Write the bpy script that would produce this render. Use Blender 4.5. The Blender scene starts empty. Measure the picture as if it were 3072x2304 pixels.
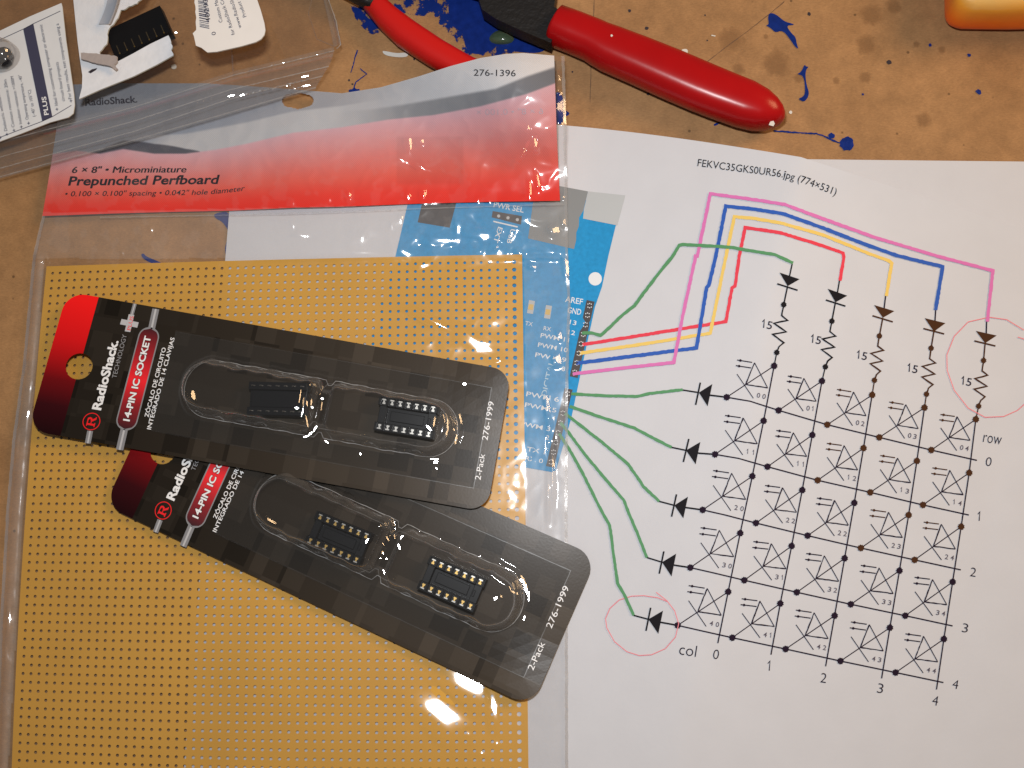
import bpy, bmesh, math, random
import numpy as np
from mathutils import Vector, Matrix, noise
from mathutils.geometry import tessellate_polygon, delaunay_2d_cdt
random.seed(7)
SC = bpy.context.scene
COL = SC.collection

# ------------------------------------------------------------------ camera
F_PX, CX, CY = 3257.0, 1536.0, 1152.0
ZB = 0.0019                                   # top face of the perforated board
RC = np.array([[0.9977167459968461, -0.0032715696300214016, -0.06745807282764858],
               [0.014451103357106452, 0.9860343625300263, 0.16591383764401424],
               [0.06597317916567798, -0.16650985779273852, 0.9838302734153958]])
CAM = np.array([0.16811079866955303, -0.09314510872100218, 0.32324335458396675 + ZB])
cd = bpy.data.cameras.new('camera'); cam = bpy.data.objects.new('camera', cd); COL.objects.link(cam)
cd.sensor_width = 36.0; cd.lens = F_PX / 3072 * 36; cd.clip_start = 0.01; cd.clip_end = 20
mw = Matrix.Identity(4)
for i in range(3):
    for j in range(3):
        mw[i][j] = float(RC[j][i])
    mw[i][3] = float(CAM[i])
cam.matrix_world = mw
SC.camera = cam

# ------------------------------------------------------------------ world, lamps, exposure
wd = bpy.data.worlds.new('World'); SC.world = wd; wd.use_nodes = True
bg = wd.node_tree.nodes['Background']; bg.inputs[0].default_value = (1.0, 0.93, 0.86, 1); bg.inputs[1].default_value = 0.12

def area(name, loc, target, sx, sy, power, col):
    l = bpy.data.lights.new(name, 'AREA'); l.shape = 'RECTANGLE'; l.size = sx; l.size_y = sy
    l.energy = power; l.color = col
    o = bpy.data.objects.new(name, l); COL.objects.link(o); o.location = loc
    o.rotation_euler = (Vector(target) - Vector(loc)).to_track_quat('-Z', 'Y').to_euler()
    return o
FLASH = (CAM[0] - 0.012, CAM[1] + 0.055, CAM[2] + 0.004)
area('camera_flash', FLASH, (0.16, -0.01, 0), 0.026, 0.014, 0.90, (0.965, 0.98, 1.0))
area('room_lamp', (0.80, 0.24, 0.52), (0.18, -0.02, 0), 0.30, 0.30, 4.0, (1.0, 0.64, 0.33))
SC.view_settings.view_transform = 'Standard'; SC.view_settings.look = 'None'
SC.view_settings.exposure = 0.0; SC.view_settings.gamma = 1.0
SC.render.engine = 'CYCLES'
SC.cycles.max_bounces = 8; SC.cycles.transparent_max_bounces = 24
SC.cycles.sample_clamp_indirect = 4.0; SC.cycles.caustics_reflective = False; SC.cycles.caustics_refractive = False

# ------------------------------------------------------------------ geometry helpers
def ray(px, py):
    d = np.array([(px - CX) / F_PX, -(py - CY) / F_PX, -1.0])
    return RC.T @ d
def P(px, py, z=0.0):
    """the point on the horizontal plane of height z seen at a photo position"""
    d = ray(px, py); s = (z - CAM[2]) / d[2]
    p = CAM + d * s
    return (float(p[0]), float(p[1]), float(p[2]))

class M:
    def __init__(s): s.v = []; s.f = []; s.m = []; s.uv = None; s.col = None
    def add(s, vs, fs, mi=0):
        b = len(s.v); s.v.extend([tuple(x) for x in vs])
        for f in fs: s.f.append(tuple(b + i for i in f)); s.m.append(mi)

WPOS = {}
def obj(name, m, mats, parent=None, smooth=False, center=True):
    me = bpy.data.meshes.new(name)
    v = np.array(m.v, float)
    c = v.mean(0) if center else np.zeros(3)
    c = np.round(c, 5)
    me.from_pydata((v - c).tolist(), [], m.f)
    if not isinstance(mats, (list, tuple)): mats = [mats]
    for x in mats: me.materials.append(x)
    me.polygons.foreach_set('material_index', m.m)
    if smooth: me.polygons.foreach_set('use_smooth', [True] * len(me.polygons))
    if m.uv is not None:
        ul = me.uv_layers.new(name='UVMap')
        li = np.zeros(len(me.loops), int); me.loops.foreach_get('vertex_index', li)
        ul.data.foreach_set('uv', np.array(m.uv, float)[li].ravel())
    if m.col is not None:
        ca = me.color_attributes.new('print', 'FLOAT_COLOR', 'POINT')
        ca.data.foreach_set('color', np.array(m.col, float).ravel())
    me.validate(); me.update()
    o = bpy.data.objects.new(name, me); COL.objects.link(o)
    put(o, c, parent)
    return o
def put(o, c, parent=None):
    WPOS[o.name] = np.array(c, float)
    if parent is not None:
        o.parent = parent; c = np.array(c) - WPOS[parent.name]
    o.location = tuple(float(x) for x in c)
def empty(name, loc):
    o = bpy.data.objects.new(name, None); COL.objects.link(o); o.empty_display_size = 0.01
    put(o, np.round(np.array(loc, float), 5)); return o
def tag(o, label=None, cat=None, group=None, kind=None):
    if label: o['label'] = label
    if cat: o['category'] = cat
    if group: o['group'] = group
    if kind: o['kind'] = kind
    return o

def cz(z, x, y): return z(x, y) if callable(z) else z
def poly(m, pts, z, mi=0, to3=None):
    to3 = to3 or (lambda x, y: P(x, y, cz(z, x, y)))
    tri = tessellate_polygon([[Vector((x, y, 0)) for x, y in pts]])
    vs = [to3(x, y) for x, y in pts]
    fs = []
    for a, b, c in tri:
        n = Vector(np.array(vs[b]) - np.array(vs[a])).cross(Vector(np.array(vs[c]) - np.array(vs[a])))
        fs.append((a, b, c) if n.z >= 0 else (a, c, b))
    m.add(vs, fs, mi)
def subdiv(pts, step):
    out = [pts[0]]
    for a, b in zip(pts, pts[1:]):
        n = max(1, int(math.hypot(b[0] - a[0], b[1] - a[1]) / step))
        for i in range(1, n + 1): out.append((a[0] + (b[0] - a[0]) * i / n, a[1] + (b[1] - a[1]) * i / n))
    return out
def ribbon(m, pts, w, z, mi=0, step=30, to3=None, jag=0.0, closed=False):
    to3 = to3 or (lambda x, y: P(x, y, cz(z, x, y)))
    if closed: pts = list(pts) + [pts[0]]
    pts = subdiv(pts, step); n = len(pts); vs = []
    for i in range(n):
        a = pts[max(i - 1, 0)]; b = pts[min(i + 1, n - 1)]
        if closed and i in (0, n - 1): a = pts[n - 2]; b = pts[1]
        d1 = (pts[i][0] - a[0], pts[i][1] - a[1]); d2 = (b[0] - pts[i][0], b[1] - pts[i][1])
        l1 = math.hypot(*d1) or 1; l2 = math.hypot(*d2) or 1
        if i == 0: d1 = d2; l1 = l2
        if i == n - 1: d2 = d1; l2 = l1
        tx = d1[0] / l1 + d2[0] / l2; ty = d1[1] / l1 + d2[1] / l2; tl = math.hypot(tx, ty) or 1
        tx /= tl; ty /= tl
        c = max(0.5, tx * d1[0] / l1 + ty * d1[1] / l1)
        ww = (w(i / (n - 1)) if callable(w) else w) * 0.5 / c
        j1 = ww * (1 + jag * random.uniform(-1, 1)); j2 = ww * (1 + jag * random.uniform(-1, 1))
        x, y = pts[i]
        vs.append(to3(x + ty * j1, y - tx * j1)); vs.append(to3(x - ty * j2, y + tx * j2))
    m.add(vs, [(2 * i, 2 * i + 1, 2 * i + 3, 2 * i + 2) for i in range(n - 1)], mi)
def disc(m, x, y, r, z, mi=0, n=16, to3=None, wob=0.0):
    pts = []
    for k in range(n):
        a = 2 * math.pi * k / n; q = r * (1 + wob * random.uniform(-1, 1))
        pts.append((x + q * math.cos(a), y + q * math.sin(a)))
    poly(m, pts, z, mi, to3)
def ring(m, x, y, r, w, z, mi=0, n=28, to3=None, ry=None):
    ry = ry or r
    ribbon(m, [(x + r * math.cos(2 * math.pi * k / n), y + ry * math.sin(2 * math.pi * k / n)) for k in range(n)], w, z, mi, 1e9, to3, closed=True)
def box(m, x0, x1, y0, y1, z0, z1, mi=0, f=None):
    vs = [(x, y, z) for z in (z0, z1) for x, y in ((x0, y0), (x1, y0), (x1, y1), (x0, y1))]
    if f: vs = [f(*v) for v in vs]
    m.add(vs, [(0, 3, 2, 1), (4, 5, 6, 7), (0, 1, 5, 4), (1, 2, 6, 5), (2, 3, 7, 6), (3, 0, 4, 7)], mi)
def interp(pts, x):
    xs = [p[0] for p in pts]; ys = [p[1] for p in pts]
    return float(np.interp(x, xs, ys))
def nz(x, y, sc, seed=0.0, oct=3):
    return noise.fractal(Vector((x / sc + seed, y / sc - seed * .7, seed)), 1.0, 2.0, oct)

TXT = {}
def text_geo(s, bold=0.0, shear=0.0, space=1.0):
    key = (s, bold, shear, space)
    if key in TXT: return TXT[key]
    cu = bpy.data.curves.new('t', 'FONT'); cu.body = s; cu.size = 1.0; cu.offset = bold; cu.shear = shear
    cu.space_character = space; cu.resolution_u = 3
    ob = bpy.data.objects.new('t', cu); COL.objects.link(ob)
    dg = bpy.context.evaluated_depsgraph_get(); dg.update()
    me = bpy.data.meshes.new_from_object(ob.evaluated_get(dg))
    vs = [(v.co.x, v.co.y) for v in me.vertices]; fs = [tuple(p.vertices) for p in me.polygons]
    bpy.data.objects.remove(ob); bpy.data.curves.remove(cu); bpy.data.meshes.remove(me)
    x0 = min(v[0] for v in vs); x1 = max(v[0] for v in vs)
    TXT[key] = (vs, fs, x0, x1); return TXT[key]
def one(m, x, y, h, z, mi, w=3.0):
    ribbon(m, [(x - h * .20, y - h * .74), (x + h * .02, y - h), (x - h * .06, y)], w, z, mi)
CAPH = None
def text(m, s, A, B, cap, z=0.0, mi=0, to3=None, bold=0.0, shear=0.0, space=1.0):
    """lettering on a baseline A->B (photo or card units), capitals 'cap' high"""
    global CAPH
    if CAPH is None:
        g = text_geo('H'); CAPH = max(v[1] for v in g[0])
    to3 = to3 or (lambda x, y: P(x, y, cz(z, x, y)))
    vs, fs, x0, x1 = text_geo(s, bold, shear, space)
    d = (B[0] - A[0], B[1] - A[1]); L = math.hypot(*d); d = (d[0] / L, d[1] / L); up = (d[1], -d[0])
    sx = L / (x1 - x0); sy = cap / CAPH
    out = []
    for x, y in vs:
        q = (x - x0) * sx; r = y * sy
        out.append(to3(A[0] + d[0] * q + up[0] * r, A[1] + d[1] * q + up[1] * r))
    # orient faces upward
    ff = []
    for f in fs:
        a, b, c = (Vector(out[f[0]]), Vector(out[f[1]]), Vector(out[f[2]]))
        ff.append(f if (b - a).cross(c - a).z >= 0 else tuple(reversed(f)))
    m.add(out, ff, mi)

# ------------------------------------------------------------------ materials
def s2l(c):
    return tuple((x / 12.92 if x <= 0.04045 else ((x + 0.055) / 1.055) ** 2.4) for x in c)
def mat(name, col, rough=0.5, metal=0.0, spec=0.5, coat=0.0, coat_r=0.1, bump=0.0, bscale=400.0, var=0.0, vscale=60.0):
    m = bpy.data.materials.new(name); m.use_nodes = True
    nt = m.node_tree; b = nt.nodes['Principled BSDF']
    b.inputs['Base Color'].default_value = (*col, 1); b.inputs['Roughness'].default_value = rough
    b.inputs['Metallic'].default_value = metal; b.inputs['Specular IOR Level'].default_value = spec
    b.inputs['Coat Weight'].default_value = coat; b.inputs['Coat Roughness'].default_value = coat_r
    if bump or var:
        tc = nt.nodes.new('ShaderNodeTexCoord')
    if var:
        n = nt.nodes.new('ShaderNodeTexNoise'); n.inputs['Scale'].default_value = vscale; n.inputs['Detail'].default_value = 5
        nt.links.new(tc.outputs['Object'], n.inputs['Vector'])
        r = nt.nodes.new('ShaderNodeMapRange'); r.inputs[1].default_value = .25; r.inputs[2].default_value = .75
        r.inputs[3].default_value = 1 - var; r.inputs[4].default_value = 1 + var
        nt.links.new(n.outputs[0], r.inputs[0])
        mx = nt.nodes.new('ShaderNodeVectorMath'); mx.operation = 'SCALE'; mx.inputs[0].default_value = col
        nt.links.new(r.outputs[0], mx.inputs['Scale']); nt.links.new(mx.outputs[0], b.inputs['Base Color'])
    if bump:
        n = nt.nodes.new('ShaderNodeTexNoise'); n.inputs['Scale'].default_value = bscale; n.inputs['Detail'].default_value = 6
        nt.links.new(tc.outputs['Object'], n.inputs['Vector'])
        bp = nt.nodes.new('ShaderNodeBump'); bp.inputs['Strength'].default_value = bump; bp.inputs['Distance'].default_value = 0.0004
        nt.links.new(n.outputs[0], bp.inputs['Height']); nt.links.new(bp.outputs[0], b.inputs['Normal'])
    return m
def clear_plastic(name, tint=(.97, .97, .97), rough=0.04, haze=0.03, refl=1.0, edge=0.0, ior=1.5, bump=0.0, bscale=900.0, bdist=0.0002, wide=0.0, attr=False, pw_=4.0):
    m = bpy.data.materials.new(name); m.use_nodes = True; nt = m.node_tree
    for n in list(nt.nodes):
        if n.type != 'OUTPUT_MATERIAL': nt.nodes.remove(n)
    out = [n for n in nt.nodes if n.type == 'OUTPUT_MATERIAL'][0]
    tr = nt.nodes.new('ShaderNodeBsdfTransparent'); tr.inputs[0].default_value = (*tint, 1)
    gl = nt.nodes.new('ShaderNodeBsdfGlossy'); gl.inputs['Roughness'].default_value = rough; gl.inputs[0].default_value = (1, 1, 1, 1)
    df = nt.nodes.new('ShaderNodeBsdfDiffuse'); df.inputs[0].default_value = (.8, .8, .8, 1)
    lw = nt.nodes.new('ShaderNodeLayerWeight')
    f0 = ((ior - 1) / (ior + 1)) ** 2 * 1.7 * refl
    # Schlick-like curve from the facing value (works for both sides of the sheet)
    pw = nt.nodes.new('ShaderNodeMath'); pw.operation = 'POWER'; pw.inputs[1].default_value = pw_
    lw.inputs['Blend'].default_value = 0.5
    nt.links.new(lw.outputs['Facing'], pw.inputs[0])
    mr = nt.nodes.new('ShaderNodeMapRange'); mr.inputs[3].default_value = f0; mr.inputs[4].default_value = 0.75
    nt.links.new(pw.outputs[0], mr.inputs[0])
    mh = nt.nodes.new('ShaderNodeMapRange'); mh.inputs[3].default_value = haze; mh.inputs[4].default_value = haze + edge
    nt.links.new(pw.outputs[0], mh.inputs[0])
    m1 = nt.nodes.new('ShaderNodeMixShader'); nt.links.new(mh.outputs[0], m1.inputs[0])
    nt.links.new(tr.outputs[0], m1.inputs[1]); nt.links.new(df.outputs[0], m1.inputs[2])
    m2 = nt.nodes.new('ShaderNodeMixShader'); nt.links.new(mr.outputs[0], m2.inputs[0])
    gout = gl
    if wide:
        g2 = nt.nodes.new('ShaderNodeBsdfGlossy'); g2.inputs['Roughness'].default_value = .30; g2.inputs[0].default_value = (1, 1, 1, 1)
        mg = nt.nodes.new('ShaderNodeMixShader'); mg.inputs[0].default_value = wide; nt.links.new(gl.outputs[0], mg.inputs[1]); nt.links.new(g2.outputs[0], mg.inputs[2]); gout = mg
    if attr:
        a_ = nt.nodes.new('ShaderNodeVertexColor'); a_.layer_name = 'print'
        s_ = nt.nodes.new('ShaderNodeSeparateColor'); nt.links.new(a_.outputs[0], s_.inputs[0])
        ad = nt.nodes.new('ShaderNodeMath'); ad.operation = 'ADD'; nt.links.new(mh.outputs[0], ad.inputs[0]); nt.links.new(s_.outputs[0], ad.inputs[1]); nt.links.new(ad.outputs[0], m1.inputs[0])
    nt.links.new(m1.outputs[0], m2.inputs[1]); nt.links.new(gout.outputs[0], m2.inputs[2])
    nt.links.new(m2.outputs[0], out.inputs[0])
    if bump:
        tc = nt.nodes.new('ShaderNodeTexCoord')
        n = nt.nodes.new('ShaderNodeTexNoise'); n.inputs['Scale'].default_value = bscale; n.inputs['Detail'].default_value = 3
        nt.links.new(tc.outputs['Object'], n.inputs['Vector'])
        bp = nt.nodes.new('ShaderNodeBump'); bp.inputs['Strength'].default_value = bump; bp.inputs['Distance'].default_value = bdist
        nt.links.new(n.outputs[0], bp.inputs['Height']); nt.links.new(bp.outputs[0], gl.inputs['Normal'])
    return m
def attr_mat(name, rough=0.45, dots=0.0, pitch=0.0005, coat=0.0, spec=.5):
    m = mat(name, (1, 1, 1), rough, coat=coat, spec=spec); nt = m.node_tree; b = nt.nodes['Principled BSDF']
    a = nt.nodes.new('ShaderNodeVertexColor'); a.layer_name = 'print'
    src = a.outputs[0]
    if dots:
        tc = nt.nodes.new('ShaderNodeTexCoord'); mp = nt.nodes.new('ShaderNodeMapping')
        mp.inputs['Rotation'].default_value = (0, 0, math.radians(45)); mp.inputs['Scale'].default_value = (1 / pitch,) * 3
        nt.links.new(tc.outputs['Object'], mp.inputs[0])
        vo = nt.nodes.new('ShaderNodeTexVoronoi'); vo.inputs['Randomness'].default_value = 0.0; vo.inputs['Scale'].default_value = 1.0
        vo.voronoi_dimensions = '2D'
        nt.links.new(mp.outputs[0], vo.inputs['Vector'])
        r = nt.nodes.new('ShaderNodeMapRange'); r.inputs[1].default_value = .2; r.inputs[2].default_value = .6
        r.inputs[3].default_value = 1 - dots; r.inputs[4].default_value = 1 + dots
        nt.links.new(vo.outputs['Distance'], r.inputs[0])
        mx = nt.nodes.new('ShaderNodeVectorMath'); mx.operation = 'SCALE'
        nt.links.new(src, mx.inputs[0]); nt.links.new(r.outputs[0], mx.inputs['Scale']); src = mx.outputs[0]
    nt.links.new(src, b.inputs['Base Color'])
    return m
def decal(name, col, lo, hi, scale, rough=0.4, spec=0.5, fade=True):
    """thin paint / stain layer on the table: broken up by noise, soft towards its rim (UV u = 1 inside, 0 at the rim)"""
    m = mat(name, col, rough, spec=spec, var=.18, vscale=300); nt = m.node_tree; b = nt.nodes['Principled BSDF']
    tc = nt.nodes.new('ShaderNodeTexCoord')
    n = nt.nodes.new('ShaderNodeTexNoise'); n.inputs['Scale'].default_value = scale; n.inputs['Detail'].default_value = 7; n.inputs['Roughness'].default_value = .65
    nt.links.new(tc.outputs['Object'], n.inputs['Vector'])
    sp = nt.nodes.new('ShaderNodeSeparateXYZ'); nt.links.new(tc.outputs['UV'], sp.inputs[0])
    ad = nt.nodes.new('ShaderNodeMath'); ad.operation = 'ADD'; nt.links.new(n.outputs[0], ad.inputs[0]); nt.links.new(sp.outputs[0], ad.inputs[1])
    r = nt.nodes.new('ShaderNodeMapRange'); r.inputs[1].default_value = lo; r.inputs[2].default_value = hi
    nt.links.new(ad.outputs[0], r.inputs[0]); nt.links.new(r.outputs[0], b.inputs['Alpha'])
    return m

INK = mat('black_ink', (.012, .011, .014), .6, spec=.05)
INKP = mat('purple_black_ink', (.018, .010, .022), .7, spec=.05)
INKB = mat('brown_ink', (.062, .026, .012), .7, spec=.05)
INKG = mat('faded_grey_ink', (.10, .085, .11), .7, spec=.05)
WHITE_INK = mat('white_ink', (.78, .78, .78), .45)
GREY_INK = mat('grey_ink', (.26, .26, .27), .45)
CHAR_INK = mat('charcoal_lettering', (.016, .015, .022), .5, spec=.12)

# ------------------------------------------------------------------ table
def table_material():
    m = bpy.data.materials.new('brown_hardboard'); m.use_nodes = True; nt = m.node_tree; b = nt.nodes['Principled BSDF']
    tc = nt.nodes.new('ShaderNodeTexCoord')
    def noi(scale, det, rough=.6, vec=None):
        n = nt.nodes.new('ShaderNodeTexNoise'); n.inputs['Scale'].default_value = scale; n.inputs['Detail'].default_value = det
        n.inputs['Roughness'].default_value = rough; nt.links.new(vec or tc.outputs['Object'], n.inputs['Vector']); return n
    big = noi(28, 4); mid = noi(170, 5, .7)
    mp = nt.nodes.new('ShaderNodeMapping'); mp.inputs['Scale'].default_value = (900, 2300, 900); mp.inputs['Rotation'].default_value = (0, 0, .5)
    nt.links.new(tc.outputs['Object'], mp.inputs[0]); fib = noi(1.0, 4, .7, mp.outputs[0])
    cr = nt.nodes.new('ShaderNodeValToRGB'); cr.color_ramp.elements[0].position = .12; cr.color_ramp.elements[1].position = .88
    cr.color_ramp.elements[0].color = (.245, .126, .051, 1); cr.color_ramp.elements[1].color = (.400, .222, .097, 1)
    nt.links.new(big.outputs[0], cr.inputs[0])
    def mul(src, fac, lo, hi, a=.3, z=.7):
        r = nt.nodes.new('ShaderNodeMapRange'); r.inputs[1].default_value = a; r.inputs[2].default_value = z
        r.inputs[3].default_value = lo; r.inputs[4].default_value = hi; nt.links.new(fac, r.inputs[0])
        v = nt.nodes.new('ShaderNodeVectorMath'); v.operation = 'SCALE'; nt.links.new(src, v.inputs[0]); nt.links.new(r.outputs[0], v.inputs['Scale'])
        return v.outputs[0]
    c = mul(cr.outputs[0], mid.outputs[0], .84, 1.14); c = mul(c, fib.outputs[0], .86, 1.14)
    # worn darker specks
    vo = nt.nodes.new('ShaderNodeTexVoronoi'); vo.inputs['Scale'].default_value = 130; nt.links.new(tc.outputs['Object'], vo.inputs['Vector'])
    sp = nt.nodes.new('ShaderNodeMapRange'); sp.inputs[1].default_value = .045; sp.inputs[2].default_value = .075; sp.inputs[3].default_value = .45; sp.inputs[4].default_value = 1
    nt.links.new(vo.outputs['Distance'], sp.inputs[0])
    v = nt.nodes.new('ShaderNodeVectorMath'); v.operation = 'SCALE'; nt.links.new(c, v.inputs[0]); nt.links.new(sp.outputs[0], v.inputs['Scale'])
    nt.links.new(v.outputs[0], b.inputs['Base Color'])
    b.inputs['Roughness'].default_value = .62; b.inputs['Specular IOR Level'].default_value = .25
    bp = nt.nodes.new('ShaderNodeBump'); bp.inputs['Strength'].default_value = .25; bp.inputs['Distance'].default_value = .0003
    nt.links.new(fib.outputs[0], bp.inputs['Height']); nt.links.new(bp.outputs[0], b.inputs['Normal'])
    return m
m = M(); box(m, -0.35, 0.75, -0.55, 0.55, -0.02, 0.0)
TABLE = tag(obj('table_top', m, table_material()), 'brown hardboard work table with blue paint splashes and oil stains', 'table', kind='structure')

BLUE = mat('blue_paint', (.006, .022, .160), .35, spec=.12, bump=.4, bscale=500, var=.25, vscale=400)
BLUE_B = decal('blue_paint_broken', (.006, .022, .155), .97, 1.02, 230, .38, spec=.12)
def blob(pts, nm, mt, z=0.00022, sm=True):
    if sm:
        for _ in range(2):
            q = []
            for i in range(len(pts)):
                a = pts[i]; b = pts[(i + 1) % len(pts)]
                q += [(a[0] * .75 + b[0] * .25, a[1] * .75 + b[1] * .25), (a[0] * .25 + b[0] * .75, a[1] * .25 + b[1] * .75)]
            pts = q
    m = M(); poly(m, pts, z); return obj(nm, m, mt, TABLE)
R3 = lambda *p: [(2048 + x / 2.16, y / 2.16) for x, y in p]
R2 = lambda *p: [(1024 + x / 2.16, y / 2.16) for x, y in p]
def fan(cx, cy, pts, z, nm, mt):
    """soft-rimmed decal: middle and inner ring carry u=.5, rim u=0"""
    m = M(); n = len(pts); vs = [P(cx, cy, z)]; uv = [(.55, 0)]
    for f, u in (((.45 if nm == 'oil_stain' else .72), .5), (1.0, 0.0)):
        for x, y in pts: vs.append(P(cx + (x - cx) * f, cy + (y - cy) * f, z)); uv.append((u, 0))
    fs = []
    for i in range(n):
        j = (i + 1) % n
        fs.append((0, 1 + j, 1 + i)); fs.append((1 + i, 1 + j, 1 + n + j, 1 + n + i))
    m.add(vs, fs); m.uv = uv
    return obj(nm, m, mt, TABLE)
fan(1410, 60, [(1120, -60), (1470, -60), (1540, 20), (1680, 110), (1690, 175), (1560, 200), (1440, 200), (1370, 190), (1350, 130), (1300, 110), (1280, 50), (1180, 40), (1090, 20)], .00010, 'paint_splash', BLUE_B)
fan(1110, 60, [(1030, 0), (1120, -10), (1170, 60), (1160, 110), (1110, 120), (1060, 70)], .00010, 'paint_splash', BLUE_B)
blob(R2((700, -60), (900, -40), (930, 70), (1010, 130), (1345, 275), (1310, 345), (1150, 340), (1080, 320), (980, 290), (940, 350), (830, 350), (790, 270), (810, 220), (730, 180), (690, 90)), 'paint_splash', BLUE, .00016)
blob([(1660, 270), (1692, 285), (1694, 372), (1662, 372)], 'paint_splash', BLUE)
blob([(1690, 328), (1713, 340), (1694, 352)], 'paint_splash', BLUE)
blob([(640, 640), (700, 632), (700, 780), (682, 780), (672, 745), (690, 700), (668, 665), (645, 655)], 'paint_splash', BLUE_B if False else BLUE)
blob([(422, 762), (432, 760), (436, 768), (470, 782), (492, 792), (470, 796), (430, 778)], 'paint_splash', BLUE)
blob([(1046, 268), (1058, 268), (1062, 258), (1068, 268), (1080, 266), (1078, 276), (1046, 278)], 'paint_splash', BLUE)
m = M(); ribbon(m, [(1072, 150), (1066, 170), (1060, 195), (1052, 218)], lambda t: 5 - 3 * t, .0002, step=6, jag=.5); obj('paint_splash', m, BLUE, TABLE)
m = M(); ribbon(m, [(1080, 205), (1100, 222), (1068, 246), (1062, 262)], 3, .0002, step=6, jag=.5); obj('paint_splash', m, BLUE, TABLE)
blob(R3((565, 80), (610, 95), (660, 140), (720, 155), (720, 162), (670, 165), (705, 215), (733, 240), (738, 280), (752, 318), (730, 305), (700, 260), (650, 195), (600, 212), (575, 185), (535, 162), (560, 160), (552, 110)), 'paint_splash', BLUE)
blob(R3((790, 415), (800, 432), (818, 432), (800, 450), (795, 490), (803, 550), (820, 600), (810, 635), (785, 662), (745, 640), (785, 625), (795, 590), (785, 490), (738, 480), (770, 465)), 'paint_splash', BLUE)
m = M(); ribbon(m, R3((590, 848), (730, 858), (800, 862), (865, 866), (915, 880), (960, 905), (1030, 930)), 4.5, .0002, step=5, jag=.5); obj('paint_splash', m, BLUE, TABLE)
random.seed(3)
m = M(); disc(m, *R3((1065, 932))[0], 21, .00024, n=22, wob=.12); disc(m, *R3((965, 882))[0], 9, .00024, n=12, wob=.25); obj('paint_splash', m, BLUE, TABLE)
for (x, y, r) in ((1917, 595, 8), (1605, 292, 4.5), (1855, 356, 5), (1168, 611, 3.5)):
    m = M(); q = R3((x, y))[0]; disc(m, q[0], q[1], r, .0002, n=11, wob=.3); obj('paint_splash', m, BLUE, TABLE)
m = M(); ribbon(m, R3((203, 812), (225, 800), (245, 790)), 5, .0002, step=4, jag=.4); obj('paint_splash', m, BLUE, TABLE)
WP = mat('white_paint', (.62, .60, .55), .35, bump=.2)
blob([(1146, 152), (1160, 154), (1190, 160), (1218, 157), (1226, 164), (1218, 172), (1180, 171), (1152, 164)], 'white_paint_drip', WP, .0003)
blob(R3((-6, 318), (32, 316), (34, 345), (18, 352), (-6, 340)), 'white_paint_drip', WP, .0003)
m = M(); disc(m, *R3((700, 728))[0], 5, .0002, n=10, wob=.1); obj('white_paint_drip', m, WP, TABLE)
m = M(); ribbon(m, R3((186, 228), (212, 234)), 3, .0002, step=4, jag=.4); obj('white_paint_drip', m, WP, TABLE)
m = M(); disc(m, 522, 200, 8, .0003, n=10, wob=.1); obj('white_paint_drip', m, WP, TABLE)
OIL = decal('oil_stain', (.255, .130, .052), .58, 1.75, 330, .5)
random.seed(5)
for (x, y, r) in ((1220, 100, 82), (1370, 40, 60), (310, 255, 95), (612, 412, 105), (1185, 290, 74), (360, 445, 50), (1185, 500, 46), (995, 520, 28), (750, 505, 36), (540, 235, 20), (1515, 285, 26), (1680, 320, 30), (1560, 775, 60)):
    q = R3((x, y))[0]; r /= 2.0
    fan(q[0], q[1], [(q[0] + r * math.cos(a) * random.uniform(.85, 1.12), q[1] + r * math.sin(a) * random.uniform(.85, 1.12)) for a in np.linspace(0, 6.28, 19)[:-1]], .00007, 'oil_stain', OIL)
DARK = mat('dark_pit', (.02, .012, .02), .7)
for (x, y, r) in [(2048 + a / 2.16, b / 2.16, c) for a, b, c in ((1338, 402, 7.5), (820, 90, 5.5), (145, 98, 2.5), (160, 262, 2.5), (1290, 40, 0))] + [(1024 + a / 2.16, b / 2.16, c) for a, b, c in ((1868, 70, 5), (1980, 183, 5.5), (1988, 608, 4.5), (472, 383, 3.5), (1497, 466, 3), (50, 520, 3), (72, 545, 3))]:
    if r:
        m = M(); disc(m, x, y, r, .00012, n=11, wob=.2); obj('dark_pit', m, DARK, TABLE)
SCR = mat('scratch_line', (.12, .062, .030), .7)
m = M(); ribbon(m, R2((1640, -20), (1632, 200), (1618, 420), (1612, 660)), 2.0, .0001, step=12, jag=.6); obj('scratch', m, SCR, TABLE)
m = M(); ribbon(m, R3((660, 10), (545, 105), (410, 210), (280, 305), (160, 400)), 2.0, .0001, step=10, jag=.6); obj('scratch', m, SCR, TABLE)
# dried glue lump
m = M(); n = 18; vs = [P(1505, 110, .0024)]
for k, (f, z) in enumerate(((.45, .0021), (.8, .0012), (1, .0002))):
    for i in range(n):
        a = 2 * math.pi * i / n; q = f * (1 + .06 * math.sin(3 * a))
        vs.append(P(1505 + 37 * q * math.cos(a), 113 + 22 * q * math.sin(a), z))
fs = [(0, 1 + (i + 1) % n, 1 + i) for i in range(n)]
for k in range(2):
    for i in range(n):
        j = (i + 1) % n; fs.append((1 + k * n + i, 1 + k * n + j, 1 + (k + 1) * n + j, 1 + (k + 1) * n + i))
m.add(vs, fs)
obj('glue_lump', m, mat('green_glue', (.055, .085, .050), .15, spec=.6, bump=.5, bscale=300), TABLE, smooth=True)

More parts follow.
